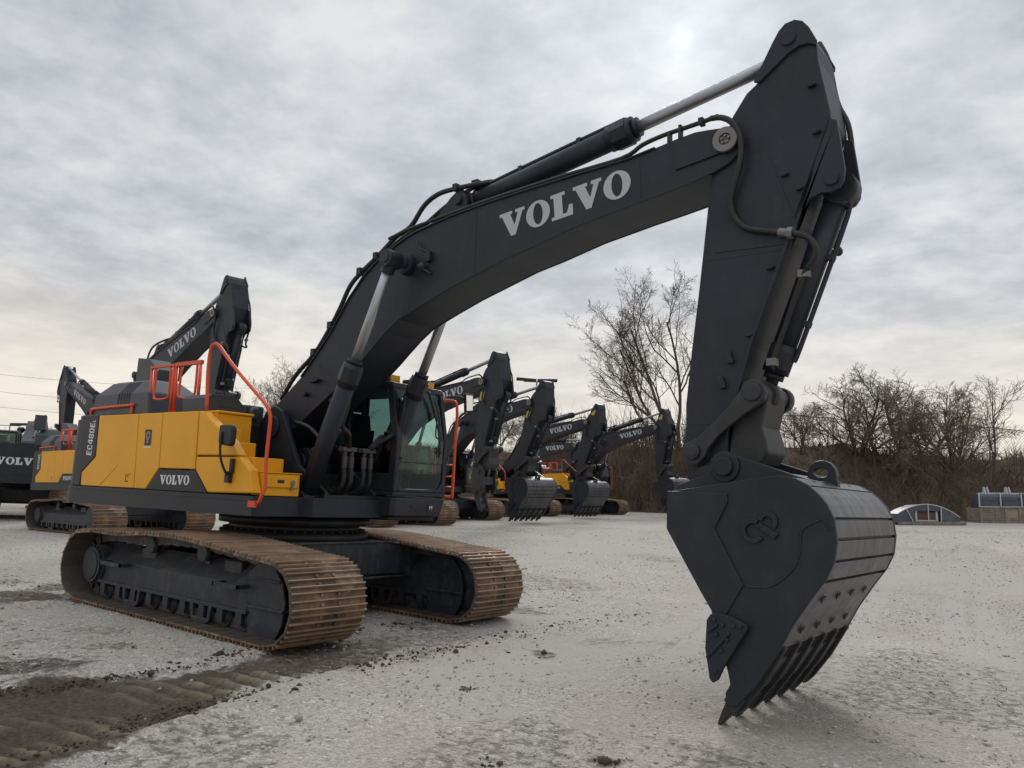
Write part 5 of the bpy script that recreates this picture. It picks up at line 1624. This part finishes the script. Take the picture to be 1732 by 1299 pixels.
def stems(name, D, Rr, H, tone, rng, lean=.35, r0=.012, forks=3, label=None):
    """upright dry stems with a few side twigs, as one mesh"""
    V = []; F = []; A = []; cnt = 0
    X, Y = from_dr(D, Rr); Z = bank_z(D, Rr)-.1
    n = len(X)
    def add_seg(P0, P1, ra, rb, tn):
        nonlocal cnt
        m_ = len(P0)
        ax = P1-P0; ax = ax/np.linalg.norm(ax, axis=1, keepdims=True)
        s_ = np.cross(ax, np.array([0.31, .2, .93])); s_ /= np.linalg.norm(s_, axis=1, keepdims=True)
        t_ = np.cross(ax, s_)
        ring = []
        for k in range(3):
            a = 2*PI*k/3; ring.append(s_*math.cos(a)+t_*math.sin(a))
        vs = np.stack([P0+ring[k]*ra[:, None] for k in range(3)]+[P1+ring[k]*rb[:, None] for k in range(3)], 1)
        b_ = cnt+np.arange(m_)[:, None]*6
        F.append(np.concatenate([np.stack([b_[:, 0]+k, b_[:, 0]+(k+1) % 3, b_[:, 0]+3+(k+1) % 3, b_[:, 0]+3+k], 1) for k in range(3)]))
        V.append(vs.reshape(-1, 3)); A.append(np.repeat(tn, 6)); cnt += m_*6
    P0 = np.stack([X, Y, Z], 1)
    dr = np.stack([rng.normal(0, lean, n), rng.normal(0, lean, n), np.ones(n)], 1); dr /= np.linalg.norm(dr, axis=1, keepdims=True)
    P1 = P0+dr*(H*.55)[:, None]
    d2 = dr+rng.normal(0, .22, (n, 3)); d2 /= np.linalg.norm(d2, axis=1, keepdims=True)
    P2 = P1+d2*(H*.45)[:, None]
    rr_ = np.full(n, r0)*rng.uniform(.6, 1.5, n)
    add_seg(P0, P1, rr_, rr_*.7, tone); add_seg(P1, P2, rr_*.7, rr_*.25, tone)
    for k in range(forks):
        f = rng.uniform(.3, 1.0, n)[:, None]
        S = P0*(1-f)+P1*f
        dk = dr+rng.normal(0, .6, (n, 3)); dk[:, 2] = np.abs(dk[:, 2]); dk /= np.linalg.norm(dk, axis=1, keepdims=True)
        add_seg(S, S+dk*(H*rng.uniform(.25, .55, n))[:, None], rr_*.6, rr_*.2, np.clip(tone+.08, 0, 1))
    me = fast_mesh(name, np.concatenate(V), np.concatenate(F), 'brush', np.concatenate(A))
    o = bpy.data.objects.new(name, me); col.objects.link(o)
    o['kind'] = 'stuff'; o['label'] = label
    return o
rng = np.random.default_rng(11)
n = 30000
Rr = rng.uniform(-62, 46, n); U = rng.beta(1.1, 1.3, n)*11
patch = fbm(Rr, U, .22, 3, 23)
D = base_d(Rr)+U-.3
tone = np.clip(.47+patch*1.25+fbm(Rr, U, .07, 2, 29)*.5+rng.normal(0, .22, n), 0, 1)
H = np.clip(rng.normal(.62, .28, n), .2, 1.6)*(1+np.clip(patch, -.3, .6))
stems('brush', D, Rr, H, tone, rng, .75, .012, 4, 'dry brown brush covering the bank behind the yard')
n = 900
Rr = rng.uniform(2.5, 14, n); D = base_d(Rr)+rng.uniform(.5, 10, n)
stems('saplings', D, Rr, np.clip(rng.normal(2.6, .8, n), 1.2, 4.5), np.clip(rng.normal(.3, .12, n), 0, 1), rng, .16, .022, 5, 'thicket of bare saplings on the bank behind the row')
n = 260
Rr = rng.uniform(14, 34, n); D = base_d(Rr)+rng.uniform(1.5, 9, n)
stems('saplings', D, Rr, np.clip(rng.normal(1.6, .5, n), .8, 3), np.clip(rng.normal(.22, .12, n), 0, 1), rng, .22, .022, 6, 'dark bare undergrowth among the trees on the right-hand bank')

class TreeGen:
    def __init__(s, seed): s.r = random.Random(seed); s.trunk = ([], []); s.crown = ([], [])
    def seg_tube(s, store, pts, r0, r1, n):
        V, F = store; o = len(V)
        m_ = len(pts)
        for i_, p in enumerate(pts):
            tg = (pts[min(i_+1, m_-1)]-pts[max(i_-1, 0)]).normalized()
            a = tg.cross(Vector((.3, .2, .93)) if abs(tg.z) < .95 else Vector((1, .1, 0))).normalized(); b_ = tg.cross(a)
            rr_ = r0+(r1-r0)*i_/(m_-1)
            for k in range(n):
                q = 2*PI*k/n; V.append(p+a*(rr_*math.cos(q))+b_*(rr_*math.sin(q)))
        for i_ in range(m_-1):
            for k in range(n):
                F.append((o+i_*n+k, o+i_*n+(k+1) % n, o+(i_+1)*n+(k+1) % n, o+(i_+1)*n+k))
    def branch(s, p, d, L, r0, lev, cfg):
        rd = s.r
        nseg = max(2, int(cfg['seg'][lev]))
        pts = [p.copy()]; dirs = [d.copy()]
        q = p.copy()
        dd = d.copy()
        for k in range(nseg):
            j = cfg['jit'][lev]
            dd = (dd+Vector((rd.gauss(0, j), rd.gauss(0, j), rd.gauss(0, j)+cfg['up'][lev]))).normalized()
            q = q+dd*(L/nseg); pts.append(q.copy()); dirs.append(dd.copy())
        r1 = max(cfg['rmin'], r0*(.45 if lev < cfg['levels'] else .3))
        s.seg_tube(s.trunk if lev <= cfg['tl'] else s.crown, pts, r0, r1, 7 if lev == 0 else (5 if lev == 1 else 3))
        if lev >= cfg['levels']: return
        nb = cfg['n'][lev]
        for k in range(nb):
            f = cfg['from'][lev]+(1-cfg['from'][lev])*(k+rd.random())/nb
            f = min(f, .999)*nseg; i_ = int(f); u = f-i_
            bp = pts[i_].lerp(pts[i_+1], u)
            bd = dirs[min(i_+1, nseg)]
            side = bd.cross(Vector((rd.gauss(0, 1), rd.gauss(0, 1), rd.gauss(0, 1)))).normalized()
            ang = R(rd.uniform(*cfg['ang'][lev]))
            nd_ = (bd*math.cos(ang)+side*math.sin(ang)).normalized()
            frac = f/nseg
            ln = L*rd.uniform(*cfg['len'][lev])*(1.12-.45*frac)
            rr_ = max(cfg['rmin'], (r0+(r1-r0)*frac)*rd.uniform(.5, .72))
            s.branch(bp, nd_, ln, rr_, lev+1, cfg)
    def meshes(s, nm):
        out = []
        for (V, F), mat, kind in ((s.trunk, 'bark', 'trunk'), (s.crown, 'twig', 'crown')):
            me = fast_mesh(kind, np.array([tuple(v) for v in V]), np.array(F), mat)
            me.polygons.foreach_set('use_smooth', np.ones(len(F), bool))
            out.append((kind, me))
        return out

def tree_object(name, label, meshes, x, y, z, rot, sc, group=None):
    root = empty(name, (x, y, z)); root.rotation_euler = (0, 0, rot); root.scale = sc if hasattr(sc, '__len__') else (sc,)*3
    tag(root, label, 'tree', group)
    for kind, me in meshes:
        o = bpy.data.objects.new(kind, me); col.objects.link(o); o.parent = root
    return root

# tall vase-shaped tree: three stems spreading from near the ground
def vase(seed, stems_, cfg):
    g = TreeGen(seed)
    for (d, L, r_) in stems_:
        g.branch(Vector((0, 0, -.3)), Vector(d).normalized(), L, r_, 0, cfg)
    return g.meshes('tree')
VCFG = dict(levels=4, tl=1, seg=[9, 6, 5, 4, 3], jit=[.06, .10, .13, .16, .2], up=[.035, .055, .06, .04, .02], n=[8, 7, 6, 5], ang=[(16, 36), (22, 45), (25, 55), (30, 60)], len=[(.42, .62), (.40, .60), (.38, .60), (.4, .7)], rmin=.0095)
VCFG['from'] = [.30, .22, .15, .1]
BCFG = dict(levels=4, tl=1, seg=[6, 6, 5, 4, 3], jit=[.09, .15, .18, .2, .22], up=[.02, .03, .03, .02, 0], n=[7, 7, 6, 4], ang=[(26, 54), (28, 60), (30, 65), (30, 65)], len=[(.55, .8), (.45, .65), (.4, .62), (.4, .7)], rmin=.0088)
BCFG['from'] = [.25, .2, .15, .1]
lx, ly = -rx, -ry         # towards the left of the picture
tall = vase(4, [((lx*.75, ly*.75, .95), 11.0, .14), ((lx*.42, ly*.42, 1.0), 12.5, .17), ((lx*.10, ly*.10, 1.0), 13.0, .16), ((-lx*.05+.1, -ly*.05, 1.0), 12.0, .14), ((lx*.95, ly*.95, .72), 8.5, .10)], VCFG)
mid = vase(9, [((.35, .1, 1), 5.6, .13), ((-.4, .15, 1), 5.4, .12), ((.02, -.35, 1), 5.8, .13), ((.75, -.1, .8), 4.6, .10), ((-.8, -.1, .75), 4.6, .10)], BCFG)
mid2 = vase(21, [((.15, .1, 1), 6.2, .15), ((-.35, -.15, 1), 5.4, .12), ((.5, .2, .9), 5.2, .11), ((-.75, .1, .7), 4.6, .10)], BCFG)
sm_ = dict(VCFG); sm_['levels'] = 3; sm_['rmin'] = .010
thin = vase(33, [((.12, .03, 1), 7.0, .075)], sm_)

def at_px(px, d, z=None):
    """lateral offset that a picture column has at horizontal depth d (for a thing on the yard there)"""
    r_ = (px-866)/1357*d
    for _ in range(6):
        x, y = from_dr(d, r_)
        P_ = Vector((float(x), float(y), float(ground_z(x, y)) if z is None else z))-CAM
        zc = P_.dot(fw)
        r_ += ((px-866)/1357-P_.dot(rt)/zc)*zc
    return r_
def plant(name, label, meshes, px, d, rot, sc, group=None, dz=0):
    r_ = at_px(px, d)
    x, y = from_dr(d, r_)
    z = float(np.maximum(ground_z(x, y), bank_z(np.array(d), np.array(r_)) if d > base_d(r_) else -9))
    return tree_object(name, label, meshes, float(x), float(y), z+dz, rot, sc, group)
plant('bare_tree', 'tall bare spreading tree behind the foreground arm, crown against the clouds', tall, 1150, 63, 0, (1, 1, .86))
plant('bare_tree', 'bare tree rising behind the foot of the foreground boom', tall, 512, 70, .9, (.82, .82, .72))
TG = 'bare trees on the right-hand bank'
plant('bare_tree', 'bushy bare tree at the left end of the right-hand clump', mid, 1458, 44.5, .3, (.74, .74, .66), TG)
plant('bare_tree', 'broad many-stemmed bare tree standing behind the arched frame on the pallet', mid2, 1545, 42.0, 2.5, (.86, .86, .78), TG)
plant('bare_tree', 'bare tree at the right end of the clump beside the wooden crate', mid, 1615, 43.0, 4.1, (.72, .72, .68), TG)
plant('bare_tree', 'small pale bare tree alone near the fence above the bucket', mid, 1357, 50, 5.0, .42)
plant('bare_tree', 'thin leaning bare tree behind the wooden crate', thin, 1683, 42, .5, (.8, .8, .68))
plant('bare_tree', 'low bare tree at the far left by the lamp pole', mid2, 45, 82, 2.0, .62)
plant('bare_tree', 'faint bare tree seen between two raised arms of the row', mid, 905, 84, .6, .8)
plant('bare_tree', 'bare tree behind the cab side of the row beside the lamp pole', mid2, 835, 80, 3.0, .75)

# chain-link fence along the top of the bank
fr = empty('chain_link_fence', (0, 0, 0))
tag(fr, 'tall chain link fence along the top of the brushy bank', 'fence')
def fence_pt(r_, h):
    d = base_d(r_)+10.5
    x, y = from_dr(d, r_)
    return Vector((float(x), float(y), float(bank_z(np.array(d), np.array(float(r_))))+h))
FR = np.arange(10, 46, 2.35)
for k, r_ in enumerate(FR):
    part('post', MB().cyl(fence_pt(r_, -.3), fence_pt(r_, 2.0), .036, 8), 'wire', fr)
mbw = MB()
for a, b_ in zip(FR[:-1], FR[1:]):
    mbw.cyl(fence_pt(a, 1.98), fence_pt(b_, 1.98), .026, 6, caps=False)
part('top_rail', mbw, 'wire', fr)
mbw = MB()
for a, b_ in zip(FR[:-1], FR[1:]):
    p0, p1, q0, q1 = fence_pt(a, .05), fence_pt(b_, .05), fence_pt(a, 1.95), fence_pt(b_, 1.95)
    for k in range(-9, 13):
        for sg in (1, -1):
            u0, u1 = k/12, (k+9.5)/12
            v0, v1 = 0.0, 1.0
            if u0 < 0: v0 = -u0/(u1-u0); u0 = 0
            if u1 > 1: v1 = v0+(1-v0)*(1-u0)/(u1-u0); u1 = 1
            if u1 <= u0: continue
            f = lambda u, v: (p0.lerp(p1, u)).lerp(q0.lerp(q1, u), v)
            A_, B_ = (f(u0, v0), f(u1, v1)) if sg > 0 else (f(1-u0, v0), f(1-u1, v1))
            mbw.cyl(A_, B_, .0055, 3, caps=False)
part('wire_mesh', mbw, 'wire', fr, recalc=False)

# lamp poles
def lamp_pole(label, px, d, top, heads, vis=None):
    r_ = at_px(px, d); x, y = from_dr(d, r_); x, y = float(x), float(y)
    z = float(ground_z(x, y))-.2
    root = empty('lamp_pole', (x, y, z)); tag(root, label, 'street lamp')
    H = top-z
    part('pole', MB().cyl((0, 0, 0), (0, 0, H), .10, 12, r2=.06), 'galv', root)
    part('cross_arm', MB().box(-.05, .05, -.05, .05, H, H+.06).cyl((-rx*1.0, -ry*1.0, H+.03), (rx*1.0, ry*1.0, H+.03), .035, 8), 'galv', root)
    for sg in heads:
        mb = MB(); a = .03; b_ = 1.60
        c0 = Vector((rx*sg*a, ry*sg*a, H+.05)); c1 = Vector((rx*sg*b_, ry*sg*b_, H+.10))
        wv = Vector((fx*.24, fy*.24, 0))
        vs = [c0-wv*.6, c0+wv*.6, c1+wv, c1-wv]
        mb.add(vs+[v+Vector((0, 0, .22)) for v in vs], [(3, 2, 1, 0), (4, 5, 6, 7), (0, 1, 5, 4), (1, 2, 6, 5), (2, 3, 7, 6), (3, 0, 4, 7)])
        part('lamp_head', mb, 'char2', root, bev=.04)
    return root
def z_px(px, py, d):
    """height above the yard of a picture point at depth d"""
    return CAM.z + d*(fw.z + rt.z*(px-866)/1357 - up.z*(py-649.5)/1357)
lamp_pole('tall twin-headed lamp pole standing behind the row of excavators', 899, 62, z_px(907, 645, 62), (-1, 1))
lamp_pole('lamp pole at the far left edge of the yard', 3, 74, z_px(5, 720, 74), (1,))

# overhead lines on the left
for k, (y0, y1) in enumerate(((628, 655), (657, 686), (683, 712))):
    d0, d1 = 88, 105
    xa, ya = from_dr(d0, at_px(-260, d0)); xb, yb = from_dr(d1, at_px(420, d1))
    A_ = Vector((float(xa), float(ya), z_px(-260, y0-26, d0))); B_ = Vector((float(xb), float(yb), z_px(420, y1, d1)))
    pts = [A_.lerp(B_, t_)-Vector((0, 0, .9*math.sin(PI*t_))) for t_ in np.linspace(0, 1, 9)]
    o = part('power_line', MB().tube(pts, .016, 5, 1), 'wire')
    tag(o, ('highest', 'middle', 'lowest')[k]+' of the three overhead wires crossing the sky at left', 'wire', 'overhead wires at left')

# ------------------------------------------------------------------ goods stored at the foot of the bank
def place(name, label, cat, px, d, rot, dz=0, group=None):
    x, y = from_dr(d, at_px(px, d)); x, y = float(x), float(y)
    o = empty(name, (x, y, float(ground_z(x, y))+dz))
    nv = nrm(x, y)
    o.rotation_euler = (Vector((0, 0, 1)).rotation_difference(nv).to_matrix().to_4x4() @ Matrix.Rotation(rot, 4, 'Z')).to_euler()
    tag(o, label, cat, group)
    return o
RY = math.atan2(ry, rx)      # along the picture's horizontal
def planks(mb, L, W, H, n_, y, th=.03, gap=.012):
    for k in range(n_):
        z0 = H*k/n_+gap/2; z1 = H*(k+1)/n_-gap/2
        mb.box(-L/2, L/2, y-th/2, y+th/2, z0, z1)
# arched steel frame strapped on a low pallet
dA = 33.5
pal = place('pallet', 'long low weathered pallet under the arched steel frame', 'pallet', 1566, dA, RY+.06)
mb = MB()
for y in (-.45, 0, .45): mb.box(-1.40, 1.40, y-.05, y+.05, .0, .10)
for k in range(12): mb.box(-1.40+.236*k, -1.40+.236*k+.18, -.52, .52, .102, .125)
mb.box(-1.40, 1.40, -.545, -.522, .02, .14)
part('boards', mb, 'wood', pal, bev=.004)
ar = place('arched_frame', 'dark arched steel frame with pale edging strapped to a pallet', 'steel frame', 1563, dA, RY+.06, .125)
def arch_pts(r_=0):
    return [(x, .20+.50*(1-(abs(x+.12)/1.38)**2.0)+r_) for x in np.linspace(-1.32, 1.30, 15)]
ap = arch_pts()
OPENL, OPENR = -.62, .52
mb = MB()
mb.prism([(-1.32, .0)]+[p for p in ap if p[0] < OPENL]+[(OPENL, .62), (OPENL, 0)], -.40, .40)
mb.prism([(OPENR, 0), (OPENR, .60)]+[p for p in ap if p[0] > OPENR]+[(1.30, .0)], -.40, .40)
mb.prism([(OPENL+.002, .44), (OPENL+.002, .62)]+[p for p in ap if OPENL < p[0] < OPENR]+[(OPENR-.002, .60), (OPENR-.002, .44)], -.398, .398)
part('body', mb, 'bluegrey', ar, bev=.008)
mb = MB()
for a, b_ in zip(ap[:-1], ap[1:]):
    mb.prism([a, b_, (b_[0], b_[1]+.035), (a[0], a[1]+.035)], -.43, -.395)
part('pale_edge', mb, 'strap', ar)
mb = MB(); mb.box(OPENL+.20, OPENR-.16, -.28, .2, .08, .40); part('inner_box', mb, 'red', ar, bev=.01)
mb = MB()
for x in (OPENL+.12, OPENR-.14): mb.box(x-.045, x+.045, -.32, .2, .02, .43)
mb.box(OPENL+.168, OPENR-.188, -.318, -.285, .02, .075)
part('inner_post', mb, 'strap', ar, bev=.006)
mb = MB()
for x, x2 in ((-.05, -.05), (.50, .48), (-.98, -.66)):
    zt = .24+.50*(1-(abs(x+.12)/1.38)**2)
    mb.prism([(x-.018, zt), (x+.018, zt), (x2+.018, -.08), (x2-.018, -.08)], -.446, -.434)
part('strap', mb, 'strap', ar)
# wooden crate with two dark buckets standing in it
dC = 36.5
cr = place('wooden_crate', 'weathered wooden crate holding two dark steel buckets', 'crate', 1688, dC, RY-.03)
mb = MB(); planks(mb, 2.12, .0, .66, 6, -.56); planks(mb, 2.12, 0, .66, 6, .56)
for k in range(6):
    z0, z1 = .66*k/6+.006, .66*(k+1)/6-.006
    mb.box(-1.06, -1.03, -.544, .544, z0, z1); mb.box(1.03, 1.06, -.544, .544, z0, z1)
mb.box(-1.06, 1.06, -.54, .54, .06, .09)
part('planks', mb, 'wood', cr, bev=.003)
mb = MB()
for x in (-1.02, -.36, .06, .66, 1.02): mb.box(x-.045, x+.045, -.600, -.577, .0, .665)
mb.box(-1.08, 1.08, -.605, -.575, .668, .70)
part('batten', mb, 'wood', cr, bev=.003)
mb = MB()
for x in (-1.02, -.08, .84): mb.box(x-.022, x+.022, -.50, -.46, .70, 1.30)
mb.box(-1.06, 1.06, -.50, -.455, 1.302, 1.335); mb.box(-1.06, 1.06, -.50, -.455, .702, .735)
part('pale_frame', mb, 'strap', cr)
mb = MB(); mb.box(.10, .56, -.581, -.577, .22, .56); part('paper_label', mb, 'tanboard', cr)
def small_bucket():
    mb = MB()
    pr = [(-.42, .10), (-.40, 1.02), (-.30, 1.16), (-.05, 1.20), (.25, 1.05), (.40, .75), (.40, .10)]
    n_ = len(pr)
    vs = [(x, y, z) for x in (-.43, .43) for y, z in pr]
    mb.add(vs, [tuple(range(n_)), tuple(range(2*n_-1, n_-1, -1))]+[(i, (i+1) % n_, n_+(i+1) % n_, n_+i) for i in range(n_)])
    mb.prism([(-.43, .88), (.43, .88), (.43, .93), (-.43, .93)], -.43, -.40)
    return mb
def small_ears():
    mb = MB()
    for x in (-.07, .07):
        vs = [(x-.02, -.25, 1.15), (x-.02, .05, 1.19), (x-.02, -.02, 1.47), (x-.02, -.12, 1.50)]
        mb.add(vs+[(a+.04, b_, c) for a, b_, c in vs], [(0, 1, 2, 3), (7, 6, 5, 4), (0, 4, 5, 1), (1, 5, 6, 2), (2, 6, 7, 3), (3, 7, 4, 0)])
    return mb
for k, (off, lb) in enumerate(((-.50, 'dark blue-grey bucket at the left end of the wooden crate'), (.46, 'dark blue-grey bucket at the right end of the wooden crate'))):
    bk = place('loose_bucket', lb, 'bucket', 1688, dC, RY-.03, .10, 'buckets stored in the crate')
    off_v = Vector((math.cos(RY-.03)*off, math.sin(RY-.03)*off, 0))
    bk.location += off_v+Vector((0, 0, .039*off))
    part('shell', small_bucket, 'bluegrey', bk, key='lbshell', bev=.02)
    part('ear', small_ears, 'strap', bk, key='lbear', bev=.006)
